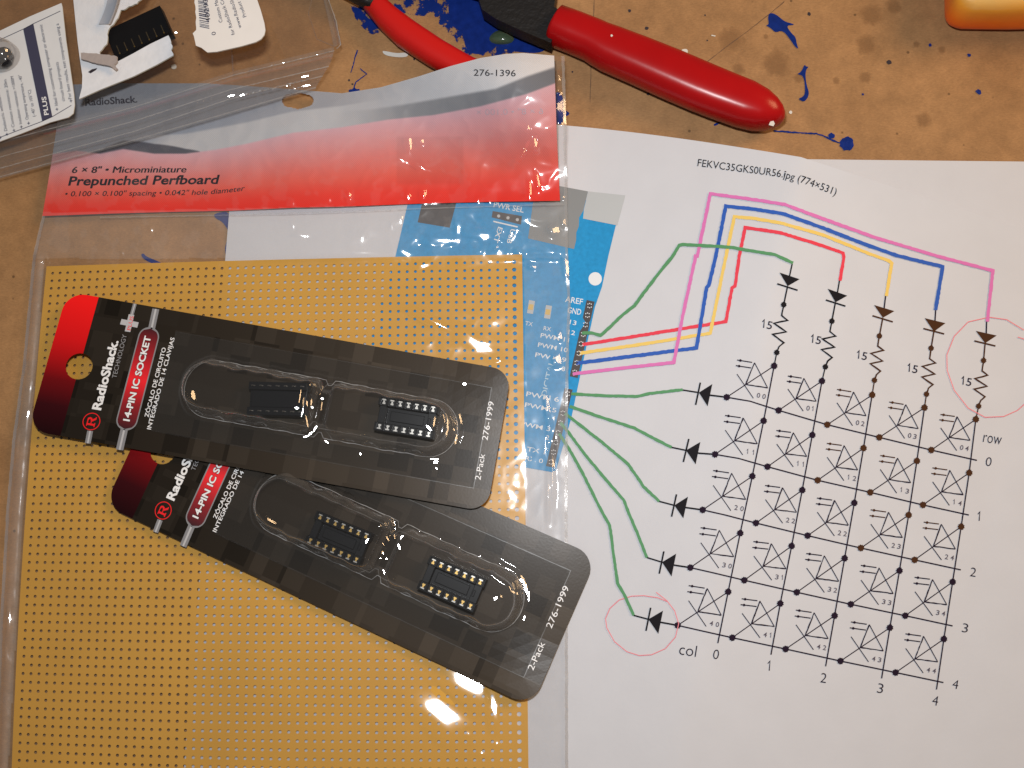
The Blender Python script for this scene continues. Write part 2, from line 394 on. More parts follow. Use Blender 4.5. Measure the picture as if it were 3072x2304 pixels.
# ------------------------------------------------------------------ paper
PAPER = mat('printer_paper', (.555, .565, .600), .75, spec=.2, bump=.08, bscale=700, var=.02, vscale=90)
m = M(); g = [[(1500 + (3380 - 1500) * i / 20, (468 + (i / 20) * 20) * (1 - j / 20) + 2480 * j / 20) for i in range(21)] for j in range(21)]
m.add([P(x, y, .00035) for r in g for x, y in r], [(j * 21 + i, (j + 1) * 21 + i, (j + 1) * 21 + i + 1, j * 21 + i + 1) for j in range(20) for i in range(20)])
tag(obj('paper_sheet', m, PAPER), 'blank white paper lying under the printed diagram, showing along its upper edge', 'paper')

CREASE = [(471, 2402), (730, 2350), (953, 2290), (1138, 2268), (1416, 2210), (1536, 2168), (1814, 2118), (2050, 2070), (2304, 2020), (2600, 1960)]
def crease_x(y): return interp(CREASE, y)
sst_ = lambda a, b, x: (lambda t: t * t * (3 - 2 * t))(max(0.0, min(1.0, (x - a) / (b - a))))
def zp(x, y):
    d = x - crease_x(y); t = min(1, max(0, (y - 471) / 1900))
    h = .0075 * (1 - t) ** 1.1 + .0040
    w = 620 if d < 0 else 800
    q = max(0.0, 1 - math.sqrt(d * d + 900) / w)
    base = .0008 + .0004 * math.sin(x / 330.) * math.sin(y / 410. + 1) * .5
    if x > 2380: base += .0011 * sst_(2400, 2560, x) * math.exp(-max(0, y - (471 + (x - 2402) * .33)) / 90.)
    return base + h * q ** 1.15
def paper_pt(s, t):
    """s in [-1,1], crease at s=0; t down the sheet"""
    L = (712 - 175 * t, 335 + 2145 * t); C = (2402 - 442 * t, 471 + 2129 * t); Rr = (3330 - 150 * t, 772 + 2100 * t)
    yc = 471 + 2129 * t; C = (crease_x(yc), yc)
    if s < 0: return (C[0] + (L[0] - C[0]) * -s, C[1] + (L[1] - C[1]) * -s - 38 * math.sin(math.pi * min(1, -s * 1.15)) * (1 - t) ** 3)
    return (C[0] + (Rr[0] - C[0]) * s, C[1] + (Rr[1] - C[1]) * s)
m = M(); NS, NT = 96, 76
vs = []
for j in range(NT + 1):
    for i in range(NS + 1):
        x, y = paper_pt(-1 + 2 * i / NS, j / NT); vs.append(P(x, y, zp(x, y)))
m.add(vs, [(j * (NS + 1) + i, (j + 1) * (NS + 1) + i, (j + 1) * (NS + 1) + i + 1, j * (NS + 1) + i + 1) for j in range(NT) for i in range(NS)])
SHEET = tag(empty('printed_sheet', P(2000, 1400, 0)), 'white printout of a coloured wiring diagram, creased down the middle', 'paper')
obj('sheet', m, PAPER, SHEET, smooth=True)
def zi(k): return lambda x, y: zp(x, y) + .00014 + k * .00006

PR = lambda x, y: (2048 + x / 2.16, 768 + y / 2.16)      # quarter views of the photograph used for reading positions
P5 = lambda x, y: (2048 + x / 2.16, 1536 + y / 2.16)
PC = lambda x, y: (1024 + x / 2.16, 768 + y / 2.16)
P4 = lambda x, y: (1024 + x / 2.16, 1536 + y / 2.16)

# printed circuit board picture
BP = [mat('print_blue', (.016, .255, .540), .6, spec=.2, var=.12, vscale=900), mat('print_grey', (.20, .21, .215), .6), mat('print_black', (.03, .026, .03), .6),
      mat('print_white', (.70, .72, .74), .6), mat('print_pale_grey', (.43, .45, .46), .6), mat('print_gold', (.62, .40, .06), .6), mat('print_brown', (.045, .035, .035), .6), mat('print_pale_blue', (.42, .60, .72), .6)]
m = M()
body = [(1240, 540), (1760, 600), (1848, 674), (1825, 768), (1806, 860), (1785, 921), (1746, 1101), (1714, 1254), (1668, 1411), (1655, 1416), (1581, 1403), (1300, 1350), (1020, 1300), (1110, 1020), (1185, 775)]
def cdt_poly(m, pts, z, mi, step=45):
    pts = subdiv(pts + [pts[0]], step)[:-1]; n = len(pts)
    xs = [p[0] for p in pts]; ys = [p[1] for p in pts]
    ins = []
    def inside(x, y):
        c = False
        for i in range(n):
            a, b = pts[i], pts[i - 1]
            if (a[1] > y) != (b[1] > y) and x < (b[0] - a[0]) * (y - a[1]) / (b[1] - a[1]) + a[0]: c = not c
        return c
    x = min(xs) + step / 2
    while x < max(xs):
        y = min(ys) + step / 2
        while y < max(ys):
            if inside(x, y): ins.append((x, y))
            y += step
        x += step
    V, E, F, *_ = delaunay_2d_cdt([Vector(p) for p in pts + ins], [], [list(range(n))], 1, 1e-6)
    vs = [P(v.x, v.y, cz(z, v.x, v.y)) for v in V]; fs = []
    for f in F:
        f = list(f); a, b, c = (Vector(vs[k]) for k in f[:3])
        fs.append(tuple(f if (b - a).cross(c - a).z >= 0 else f[::-1]))
    m.add(vs, fs, mi)
cdt_poly(m, body, zi(0), 0)
poly(m, [(1608, 545), (1764, 574), (1722, 747), (1584, 715)], zi(1), 1)
poly(m, [(1765, 574), (1876, 586), (1852, 676), (1745, 655)], zi(1), 4)
poly(m, [(1275, 570), (1378, 575), (1349, 683), (1253, 667)], zi(1), 2)
poly(m, [(1478, 633), (1566, 648), (1563, 674), (1475, 652)], zi(1), 6)
for k in range(3): disc(m, 1496 + k * 28, 648 + k * 5.5, 5, zi(2), 4, 8)
text(m, 'PWR SEL', (1480, 621), (1570, 638), 16, zi(1), 3, bold=.01)
ribbon(m, [(1480, 664), (1553, 681)], 4, zi(1), 3)
text(m, 'EXT', (1495, 680), (1480, 725), 14, zi(1), 3, bold=.01); text(m, 'USB', (1533, 686), (1520, 728), 14, zi(1), 3, bold=.01)
disc(m, 1785.6, 836.5, 20, zi(1), 3, 24)
for (a, b) in (((1760, 900), (1709, 1129)), ((1694, 1164), (1638, 1398))):
    w = 24
    poly(m, [a, (a[0] + w, a[1] + 5), (b[0] + w, b[1] + 5), b], zi(1), 6)
    for k in range(8):
        t = (k + .5) / 8; cx_ = a[0] + (b[0] - a[0]) * t + w / 2; cy_ = a[1] + (b[1] - a[1]) * t + 2
        for dx, dy in ((-5, -4), (5, -4), (-5, 5), (5, 5), (0, -6), (0, 7)): disc(m, cx_ + dx, cy_ + dy, 1.8, zi(2), 3, 6)
        disc(m, cx_, cy_, 4, zi(2), 2, 8)
labels = [('AREF', (1695, 905), (1747, 914), 17), ('GND', (1702, 938), (1742, 945), 17), ('13', (1708, 972), (1728, 976), 13), ('12', (1704, 1002), (1724, 1006), 13),
          ('PWM 11', (1621, 1012), (1706, 1027), 13), ('PWM 10', (1613, 1040), (1702, 1057), 13), ('PWM 9', (1605, 1070), (1698, 1087), 13), ('8', (1684, 1112), (1694, 1114), 13),
          ('PWM 6', (1578, 1188), (1676, 1206), 14), ('PWM 5', (1574, 1220), (1668, 1238), 13), ('4', (1655, 1260), (1664, 1262), 13), ('PWM 3', (1560, 1277), (1650, 1294), 13),
          ('2', (1637, 1318), (1646, 1320), 13), ('TX 1', (1580, 1353), (1634, 1363), 13), ('RX 0', (1574, 1380), (1628, 1390), 13)]
for s, a, b, c in labels: text(m, s, a, b, c, zi(1), 3, bold=.008)
text(m, 'DIGITAL', (1640, 1190), (1664, 1085), 17, zi(1), 7, bold=.01)
for (x, y) in ((1594, 920), (1645, 935)):
    poly(m, [(x - 7, y - 20), (x + 11, y - 17), (x + 5, y + 22), (x - 13, y + 19)], zi(1), 4); poly(m, [(x - 7, y - 8), (x + 7, y - 6), (x + 4, y + 10), (x - 10, y + 8)], zi(2), 5)
text(m, 'TX', (1575, 975), (1597, 979), 12, zi(1), 3); text(m, 'RX', (1630, 990), (1652, 994), 12, zi(1), 3)
obj('circuit_board_picture', m, BP, SHEET)

# coloured wires
def wire(col, pts, w, lay, nm='printed_wire'):
    m = M(); ribbon(m, pts, w, zi(lay), step=7, jag=.16); obj(nm, m, mat('ink_' + col[0], col[1], .6, spec=.2), SHEET)
PINK = ('pink', (.62, .16, .42)); BLU = ('blue', (.022, .095, .42)); YEL = ('yellow', (.74, .52, .13)); RED = ('red', (.70, .045, .075)); GRN = ('green', (.085, .265, .115))
wire(PINK, [PR(1975, 425), PR(2010, 95), PR(1650, 0), (2627, 713), (2480, 660), (2354, 613), (2250, 597), (2131, 581), (2092, 768), (2087, 768), (2048, 948), (2021.7, 1087), (1860, 1105), (1718.5, 1122)], 10, 3)
wire(BLU, [(2807, 930), (2828, 800), (2696, 768), (2603, 736), (2470, 684), (2349, 641), (2260, 627), (2177.6, 618), (2147.5, 768), (2126.7, 856), (2120, 862), (2089.7, 1043.5), (1900, 1068), (1727.7, 1090)], 11, 2)
wire(YEL, [(2659, 888), (2675, 790), (2668, 783), (2603, 759), (2470, 705), (2344, 669), (2260, 655), (2203, 650), (2178, 768), (2159, 860.6), (2131, 999.5), (1930, 1032), (1737, 1059.7)], 10, 1)
wire(RED, [(2520, 842), (2532, 770), (2529.5, 759), (2440, 728), (2344, 699), (2290, 690), (2235.5, 683), (2218, 768), (2205, 858), (2196, 864), (2177.6, 964.8), (1960, 1000), (1746, 1034)], 10, 1)
wire(GRN, [(1746, 999.5), (1774, 998), (1801.8, 1006.4), (1820, 990), (1871, 941.6), (1903.6, 916), (1931, 879), (1973, 823.6), (2014.7, 772.6), (2037.9, 736), (2048, 733), (2187, 741), (2326, 764), (2379, 789)], 9.5, 4)
wire(GRN, [(1713.8, 1181.4), (1811, 1187), (1913, 1189), (1950, 1180), (2048, 1169)], 9, 3)
wire(GRN, [(1709, 1219), (1811, 1254), (1903.6, 1284), (1973, 1321), (2014.7, 1342)], 9, 3)
wire(GRN, [(1695, 1240), (1737, 1272.6), (1811, 1330.5), (1885, 1393), (1931, 1460), (1977.7, 1504)], 9, 3)
wire(GRN, [(1681, 1268), (1704.5, 1296), (1760, 1370), (1834, 1458), (1871, 1499.5), (1885, 1536), (1913, 1601), (1940.7, 1672.6)], 9, 3)
wire(GRN, [(1677, 1300), (1704.5, 1342), (1746, 1416), (1806, 1536), (1829.6, 1577.7), (1839, 1651.7), (1852.7, 1749), (1876, 1790.6), (1901, 1846)], 9, 3)

# schematic: rows, columns, LEDs, diodes, resistors
DOT = [[(2180, 1191.6), (2336, 1231), (2482, 1274), (2638, 1312), (2794, 1350), (2931, 1381)],
       [(2145, 1363), (2302.6, 1400), (2453, 1440.7), (2611, 1477), (2769, 1514.7), (2906.8, 1545)],
       [(2108, 1529.6), (2268, 1569), (2423, 1606.8), (2582.7, 1643.9), (2744, 1679.5), (2882.7, 1709.6)],
       [(2071, 1702.7), (2233, 1740.6), (2390.6, 1776.7), (2552.6, 1812.8), (2716, 1847), (2858, 1877.7)],
       [(2033, 1876), (2197, 1913), (2357, 1947), (2521.6, 1983), (2687, 2017.5), (2830.4, 2047.6)]]
CDT = [[(2322.5, 1097.6), (2291, 1262.4), (2257, 1428.6), (2220.7, 1599.4), (2184.6, 1775.3), (2153.5, 1929.5)],
       [(2466, 1143), (2437, 1305), (2406.8, 1470.3), (2375, 1637.9), (2341, 1810.5), (2313, 1964)],
       [(2616.5, 1184.7), (2590.6, 1344.4), (2563, 1508.7), (2534, 1674.9), (2504, 1847), (2477, 1999)],
       [(2773.5, 1223), (2750.8, 1382.8), (2726, 1545), (2698.5, 1712), (2669.8, 1883), (2645, 2035)],
       [(2927.6, 1257.8), (2907.7, 1418.4), (2883.6, 1580), (2858, 1745.7), (2831.8, 1917), (2809.6, 2068.4)]]
INKS = [INKP, INKB, INK, INKG]
def gear(m, x, y, r, mi):
    pts = []
    for k in range(18):
        a = 2 * math.pi * k / 18; q = r * (1.12 if k % 2 else .88); pts.append((x + q * math.cos(a), y + q * math.sin(a)))
    poly(m, pts, zi(1.5), mi)
m = M()
ink = lambda r, c: 1 if (c >= 2 and r <= 1) or (c >= 3 and r == 2) else 0
for r in range(5):
    a = DOT[r]
    row = [a[0], (a[0][0] + 70, a[0][1] + (12 if r < 2 else 16))] + a[1:]
    ribbon(m, row, 4.0, zi(0), 0)
    for c in range(5): gear(m, *a[c], 10.0, ink(r, c))
for c in range(5):
    ribbon(m, CDT[c], 3.9, zi(0.4), 0)
    for r in range(5): gear(m, *CDT[c][r], 10.0, ink(r, c))
for r in range(5):
    for c in range(5):
        A = complex(*DOT[r][c]); B = complex(*CDT[c][r])
        A0 = complex(282, 1065); B0 = complex(1065, 540)
        q = lambda x, y: (lambda w: (w.real, w.imag))(A + (complex(x, y) - A0) / (B0 - A0) * (B - A))
        k = ink(r, c)
        ribbon(m, [q(282, 1065), q(1065, 540)], 3.0, zi(.2), 0)
        V1, V2, C = q(740, 490), q(960, 905), q(595, 850)
        ribbon(m, [V1, V2], 2.7, zi(.2), 0); ribbon(m, [C, V1], 3.4, zi(.3), 0, step=9, jag=.4); ribbon(m, [C, V2], 3.4, zi(.3), 0, step=9, jag=.4)
        ribbon(m, [q(450, 680), q(725, 1080)], 2.6, zi(.1), 0)
        for (x0, y0, x1, y1) in ((700, 485, 450, 447), (685, 577, 430, 540)):
            ribbon(m, [q(x0, y0), q(x1, y1)], 3.2, zi(.1), k); p_ = q(x1 + 55, y1 + 8); disc(m, p_[0], p_[1], 4.2, zi(.5), k, 7)
        s = ('11' if (r, c) == (1, 0) else '22' if (r, c) == (2, 1) else '%d%d' % (r, c))
        a_, b_ = q(775, 1062), q(925, 1090)
        for ch, f in ((s[0], 0.0), (s[1], .62)):
            p_ = (a_[0] + (b_[0] - a_[0]) * f, a_[1] + (b_[1] - a_[1]) * f)
            if ch == '1': one(m, p_[0] + 6, p_[1], 14, zi(.2), 3, 2.2)
            else: text(m, ch, p_, (p_[0] + 10, p_[1] + 2), 14, zi(.2), 3, bold=.01)
# left diodes
LD = [((2048, 1170), (2101, 1147.6), (2087, 1214.7), (2096.6, 1177.7), (2137, 1152), (2123, 1219)),
      ((2014.7, 1342), (2066.5, 1316.6), (2050, 1386), (2058, 1351), (2101, 1325.8), (2087, 1393)),
      ((1977.7, 1504), (2029.5, 1483), (2014.7, 1550), (2023, 1516), (2064, 1490), (2050, 1555)),
      ((1940.7, 1672.6), (1991.6, 1654), (1977.7, 1721), (1986, 1686.5), (2028.6, 1661), (2014.7, 1729.5)),
      ((1901, 1846), (1952, 1823), (1938, 1892.5), (1945, 1857.8), (1989, 1832), (1975, 1901.7))]
for r, (a, b1, b2, ap, t1, t2) in enumerate(LD):
    mid = ((t1[0] + t2[0]) / 2, (t1[1] + t2[1]) / 2)
    ribbon(m, [a, ap], 4.5, zi(.3), 2); ribbon(m, [b1, b2], 5, zi(.6), 2); poly(m, [ap, t1, t2], zi(.9), 2); ribbon(m, [mid, DOT[r][0]], 5, zi(.3), 2)
# column heads: diode, dot, resistor, dot
HD = [((710, 50), (628, 107), (758, 150), (680, 195), (613, 180), (745, 222), (655, 315), (610, 625), (515, 465)),
      ((1018, 150), (940, 212), (1067, 257), (990, 300), (928, 285), (1055, 325), (967, 422), (925, 718), (832, 562)),
      ((1315, 260), (1240, 317), (1372, 357), (1297, 400), (1230, 387), (1362, 427), (1275, 518), (1243, 805), (1130, 665)),
      ((1640, 345), (1568, 402), (1703, 435), (1628, 490), (1560, 470), (1695, 505), (1610, 597), (1580, 895), (1458, 750)),
      ((1970, 420), (1900, 485), (2035, 515), (1960, 565), (1890, 550), (2027, 583), (1950, 677), (1918, 973), (1807, 833))]
for c, h in enumerate(HD):
    top, t1, t2, ap, b1, b2, d1, d2, lab = [PR(*p) for p in h]; k = 2 if c < 2 else 1
    ribbon(m, [top, ((t1[0] + t2[0]) / 2, (t1[1] + t2[1]) / 2)], 4.2, zi(.3), 2 if c < 2 else 0); poly(m, [t1, t2, ap], zi(.9), k); ribbon(m, [b1, b2], 4.8, zi(.6), k)
    ribbon(m, [ap, d1], 4.5, zi(.3), k); gear(m, *d1, 8.5, k); gear(m, *d2, 8.5, k); ribbon(m, [d2, CDT[c][0]], 3.8, zi(.3), k)
    A = complex(*d1); B = complex(*d2)
    zz = [(0, 0), (.23, -.01), (.31, .12), (.41, -.14), (.55, .13), (.64, -.13), (.78, .11), (.87, .03), (1, 0)]
    U = (B - A); W = complex(U.imag, -U.real)
    ribbon(m, [(lambda w: (w.real, w.imag))(A + U * t + W * s * 1.05) for t, s in zz], 4.6, zi(.4), k, step=8, jag=.2)
    one(m, lab[0] + 6, lab[1], 24, zi(.2), 0, 3.4); text(m, '5', (lab[0] + 13, lab[1] + 2), (lab[0] + 28, lab[1] + 5), 23, zi(.2), 0, bold=.004)
text(m, 'row', PR(1945, 1205), PR(2062, 1224), 34, zi(.2), 0, bold=-.008)
one(m, *P5(1925, 57), 27, zi(.2), 0); one(m, *P5(565, 1028), 29, zi(.2), 0)
for s, (x, y) in (('0', PR(1960, 1358)), ('2', P5(1860, 415)), ('3', P5(1808, 777)), ('4', P5(1745, 1142))): text(m, s, (x, y), (x + (9 if s == '1' else 17), y + 3), 27, zi(.2), 0, bold=-.008)
text(m, 'col', (2036, 1963), (2087, 1971), 34, zi(.2), 0, bold=-.008)
for s, (x, y) in (('0', P5(193, 950)), ('2', P5(890, 1103)), ('3', P5(1258, 1170)), ('4', P5(1614, 1250))): text(m, s, (x, y), (x + (9 if s == '1' else 17), y + 3), 29, zi(.2), 0, bold=-.008)
obj('circuit_schematic', m, INKS, SHEET)
# file name, bent over the crease
m = M()
BL = [(2092, 498), (2200, 513), (2290, 524), (2353, 533), (2410, 550), (2506, 586)]
cum = [0]
for a, b in zip(BL, BL[1:]): cum.append(cum[-1] + math.hypot(b[0] - a[0], b[1] - a[1]))
def along(s, up):
    s = min(max(s, 0), cum[-1] - 1e-4); i = max(k for k in range(len(cum) - 1) if cum[k] <= s)
    a, b = BL[i], BL[i + 1]; L = cum[i + 1] - cum[i]; t = (s - cum[i]) / L; dx, dy = (b[0] - a[0]) / L, (b[1] - a[1]) / L
    return a[0] + (b[0] - a[0]) * t + dy * up, a[1] + (b[1] - a[1]) * t - dx * up
z0 = zi(.2)
def fn3(x, y):
    a, b = along(x, -y); return P(a, b, z0(a, b))
text(m, 'FEKVC35GKS0UR56.jpg (774\u00d7531)', (0, 0), (cum[-1], 0), 21.5, 0, 0, to3=fn3)
obj('file_name_line', m, INK, SHEET)
PEN = mat('red_pen', (.72, .20, .24), .6)
m = M(); ribbon(m, [PR(2212, 480), PR(2100, 412), PR(1985, 396), PR(1850, 427), PR(1760, 520), PR(1712, 640), PR(1714, 740), PR(1760, 870), PR(1850, 985), PR(1960, 1045), PR(2080, 1040), PR(2170, 1000), PR(2260, 920), PR(2330, 800), PR(2330, 640), PR(2280, 560), PR(2172, 525)], 2.6, zi(2.5), step=6)
obj('pen_circle', m, PEN, SHEET)
m = M(); ribbon(m, [P4(2040, 520), P4(2110, 575), P4(2160, 640), P4(2186, 725), P4(2165, 810), P4(2100, 885), P4(2010, 925), P4(1930, 930), P4(1850, 905), P4(1770, 840), P4(1720, 750), P4(1712, 690), P4(1740, 625), P4(1800, 570), P4(1880, 545), P4(1960, 542), P4(2050, 555), P4(2112, 580)], 2.6, zi(2.5), step=6)
obj('pen_circle', m, PEN, SHEET)
# ------------------------------------------------------------------ perforated board (every hole is a real hole)
RD = np.array([[0.99960874224181, -0.009996840488314996, -0.026123277244593755], [0.015483972003936072, 0.9755645749764685, 0.21916661849368896], [0.023293970136669444, -0.2194853599473734, 0.9753376685661425]])
TD = np.array([-0.14660498731650692, 0.03533864147092309, -0.33731888149657324]); KD = -0.13315653816068854
def board_pt(c, r, z):
    """hole grid position (column, row; 2.54 mm pitch) -> world; the sheet is very slightly bowed in its plane"""
    q = RD @ np.array([c * .00254, -r * .00254, 0]) + TD
    x, y = q[0] / -q[2], q[1] / -q[2]; d = 1 + KD * (x * x + y * y)
    return P(CX + F_PX * x * d, CY - F_PX * y * d, z)
m = M(); NC, NR = 59, 66
ZT, ZL = ZB, ZB - .0010
UN = [(-1, -1), (0, -1), (1, -1), (1, 0), (1, 1), (0, 1), (-1, 1), (-1, 0)]
for r in range(NR):
    for c in range(NC):
        rad = .265 if c == NC - 1 else .19
        x0 = -.92 if c == 0 else -.5; x1 = .98 if c == NC - 1 else .5; y0 = -.95 if r == 0 else -.5; y1 = 1 if r == NR - 1 else .5
        sq = [(c + (x0 if a < 0 else x1 if a > 0 else 0), r + (y0 if b < 0 else y1 if b > 0 else 0)) for a, b in UN]
        oc = [(c + rad * a / math.hypot(a, b), r + rad * b / math.hypot(a, b)) for a, b in UN]
        vs = [board_pt(*p, ZT) for p in sq] + [board_pt(*p, ZT) for p in oc] + [board_pt(*p, ZL) for p in oc]
        fs = []
        for k in range(8):
            j = (k + 1) % 8
            fs.append((k, 8 + k, 8 + j, j)); fs.append((8 + k, 16 + k, 16 + j, 8 + j))
        m.add(vs, fs)
for e in ([(-.92, r) for r in np.linspace(-.95, NR, 30)], [(c, -.95) for c in np.linspace(58.98, -.92, 30)][::1], [(58.98, r) for r in np.linspace(NR, -.95, 30)]):
    vs = [board_pt(*p, ZT) for p in e] + [board_pt(*p, ZL) for p in e]; n = len(e)
    m.add(vs, [(i, i + 1, n + i + 1, n + i) for i in range(n - 1)])
BOARD = mat('phenolic_board', (.575, .310, .047), .45, spec=.2, var=.09, vscale=24, bump=.05, bscale=2500)
tag(obj('perforated_board', m, BOARD), 'large tan circuit board punched all over with small holes, inside the clear bag', 'perfboard')

# ------------------------------------------------------------------ clear bag with printed header
BL_ = [(185, 250), (178, 330), (153, 495), (127, 648), (99, 768), (69, 1092), (37, 1323), (19, 1536), (0, 1860), (-15, 2304), (-20, 2440)]
BR_ = [(1693, 168), (1698, 370), (1701, 555), (1704, 768), (1711, 907), (1704, 1138), (1702, 1536), (1704, 2440)]
BT_ = [(185, 255), (324, 250), (620, 250), (800, 262), (940, 273), (1024, 280), (1140, 262), (1255, 229), (1348, 199), (1441, 174), (1515, 162), (1570, 159), (1663, 167), (1693, 169)]
xl = lambda y: interp([(b, a) for a, b in BL_], y)
xr = lambda y: interp([(b, a) for a, b in BR_], y)
xb0 = lambda y: interp([(800, 134), (1536, 70), (2304, 25), (2500, 10)], y)
xb1 = lambda y: interp([(765, 1571), (1100, 1576), (1536, 1581), (2304, 1591), (2500, 1595)], y)
def segd(x, y, a, b):
    dx, dy = b[0] - a[0], b[1] - a[1]; t = max(0, min(1, ((x - a[0]) * dx + (y - a[1]) * dy) / (dx * dx + dy * dy)))
    return math.hypot(x - a[0] - dx * t, y - a[1] - dy * t), t
sst = lambda a, b, x: (lambda t: t * t * (3 - 2 * t))(max(0.0, min(1.0, (x - a) / (b - a))))
rngp = np.random.RandomState(4); PERM = rngp.permutation(512); GR = rngp.uniform(-1, 1, (512, 2))
def vnoise(X, Y, sc, seed=0, oct=3):
    out = 0; a = 1.0; X = np.asarray(X, float) / sc + seed * 17.3; Y = np.asarray(Y, float) / sc - seed * 9.1
    for _ in range(oct):
        xi = np.floor(X).astype(int); yi = np.floor(Y).astype(int); fx = X - xi; fy = Y - yi
        u = fx * fx * fx * (fx * (fx * 6 - 15) + 10); v = fy * fy * fy * (fy * (fy * 6 - 15) + 10)
        def g(dx, dy):
            h = GR[PERM[(PERM[(xi + dx) % 512] + yi + dy) % 512]]; return h[..., 0] * (fx - dx) + h[..., 1] * (fy - dy)
        out = out + a * ((g(0, 0) * (1 - u) + g(1, 0) * u) * (1 - v) + (g(0, 1) * (1 - u) + g(1, 1) * u) * v) * 1.5
        a *= .5; X = X * 2; Y = Y * 2
    return out
def npi(pts, v, swap=False):
    return np.interp(v, [p[1 if swap else 0] for p in pts], [p[0 if swap else 1] for p in pts])
def vss(a, b, x):
    t = np.clip((x - a) / (b - a), 0, 1); return t * t * (3 - 2 * t)
def vseg(X, Y, a, b):
    dx, dy = b[0] - a[0], b[1] - a[1]; t = np.clip(((X - a[0]) * dx + (Y - a[1]) * dy) / (dx * dx + dy * dy), 0, 1)
    return np.hypot(X - a[0] - dx * t, Y - a[1] - dy * t), t
LAMP = (.80, .24, .52)
# flats tilted into the film to place highlights: photo position, direction (deg), length, width, which lamp they mirror
FACETS = [(1375, 690, 88, 62, 15, 0), (1340, 722, 2, 85, 17, 0), (1455, 712, 30, 60, 20, 0), (1490, 752, 30, 42, 22, 0), (1215, 758, 35, 44, 15, 0), (1288, 612, 4, 58, 9, 0), (1435, 602, 90, 22, 8, 0),
          (1470, 606, 60, 20, 9, 0), (1176, 682, 85, 28, 7, 0), (1202, 660, 80, 24, 8, 0), (912, 708, 12, 48, 9, 0), (880, 680, 70, 26, 7, 0), (455, 690, 70, 20, 8, 0), (368, 762, 65, 18, 6, 0), (142, 775, 85, 26, 7, 0),
          (1700, 835, 78, 60, 9, 0), (1560, 760, 30, 28, 9, 0), (1350, 990, 27, 190, 10, 0), (1432, 1032, 32, 110, 26, 0), (1490, 1076, 70, 14, 10, 0), (1272, 796, -6, 36, 11, 0),
          (1410, 2052, 27, 130, 58, 0), (1325, 2138, 43, 140, 62, 0), (1482, 2120, 82, 100, 18, 0), (1404, 2200, 70, 20, 8, 0), (1490, 2232, 40, 14, 9, 0), (1445, 2262, 20, 14, 6, 0),
          (28, 1850, 92, 70, 9, 0), (14, 1690, 88, 50, 6, 0), (55, 1330, 95, 60, 5, 0), (20, 1960, 90, 40, 6, 0), (78, 1100, 95, 26, 6, 0),
          (1210, 482, 30, 44, 7, 0), (1270, 505, 28, 60, 6, 0), (1225, 590, 70, 24, 10, 0), (880, 612, 80, 20, 6, 0), (990, 600, 75, 20, 7, 0),
          (1229, 430, 82, 44, 9, 1), (1265, 424, 75, 18, 9, 1), (1585, 384, 80, 24, 9, 1), (1606, 430, 84, 42, 12, 1), (1572, 455, 115, 48, 6, 1), (1588, 560, 88, 52, 6, 1), (1612, 540, 80, 50, 6, 1),
          (1272, 578, 86, 26, 8, 1), (1048, 583, 75, 22, 7, 1), (1664, 690, 60, 28, 20, 1), (1690, 665, 85, 24, 8, 1), (1677, 230, 80, 22, 7, 1), (1674, 270, 60, 16, 6, 1), (1686, 372, 80, 18, 8, 1), (1690, 590, 60, 14, 9, 1),
          (1697, 795, 80, 46, 9, 1), (1673, 1078, 80, 34, 18, 1), (1678, 1008, 70, 26, 8, 1), (1655, 1288, 88, 46, 13, 1), (1646, 1420, 91, 170, 6, 1), (1657, 1395, 89, 150, 8, 1), (1640, 1210, 85, 60, 8, 1), (1600, 800, 20, 24, 10, 1), (1490, 740, 120, 22, 6, 1)]
def half_slope(x, y, k):
    q = np.array(P(x, y, float(zbase(np.array([float(x)]), np.array([float(y)]))[0][0]))); a = CAM - q; b = np.array(FLASH if k == 0 else LAMP) - q
    h = a / np.linalg.norm(a) + b / np.linalg.norm(b); return -h[0] / h[2], -h[1] / h[2]
def zbase(X, Y):
    b0 = np.interp(Y, [800, 1536, 2304, 2500], [134, 70, 25, 10]); b1 = np.interp(Y, [765, 1100, 1536, 2304, 2500], [1571, 1576, 1581, 1591, 1595])
    e0 = npi(BL_, Y, True); e1 = npi(BR_, Y, True); onb = vss(755, 790, Y); z_b = ZB + .00045
    t0 = np.clip((b0 - X) / np.maximum(20., b0 - e0), 0, 1.2); zl_ = z_b - .0016 * t0 ** 1.3 + .0011 * np.sin(np.pi * np.minimum(1, t0)) ** 2
    t1 = np.clip((X - b1) / np.maximum(20., e1 - b1), 0, 1.2); zr_ = z_b + .0009 * t1
    zz = np.where(X < b0, zl_, np.where(X > b1, zr_, z_b))
    zg = .0034 + .0008 * np.sin(X / 120.)
    z = zg + (zz - zg) * onb
    d, t = vseg(X, Y, (1330, 120), (1620, 330)); z = z + .0088 * np.exp(-(d / 185) ** 2.2) * vss(610, 380, Y)
    z = z + .0035 * np.exp(-((X - 1560) / 170) ** 2 - ((Y - 200) / 120) ** 2)
    side = ((X < b0) | (X > b1)) * onb; inb = (X > b0) & (X < b1) & (Y > 800)
    return z, side, inb
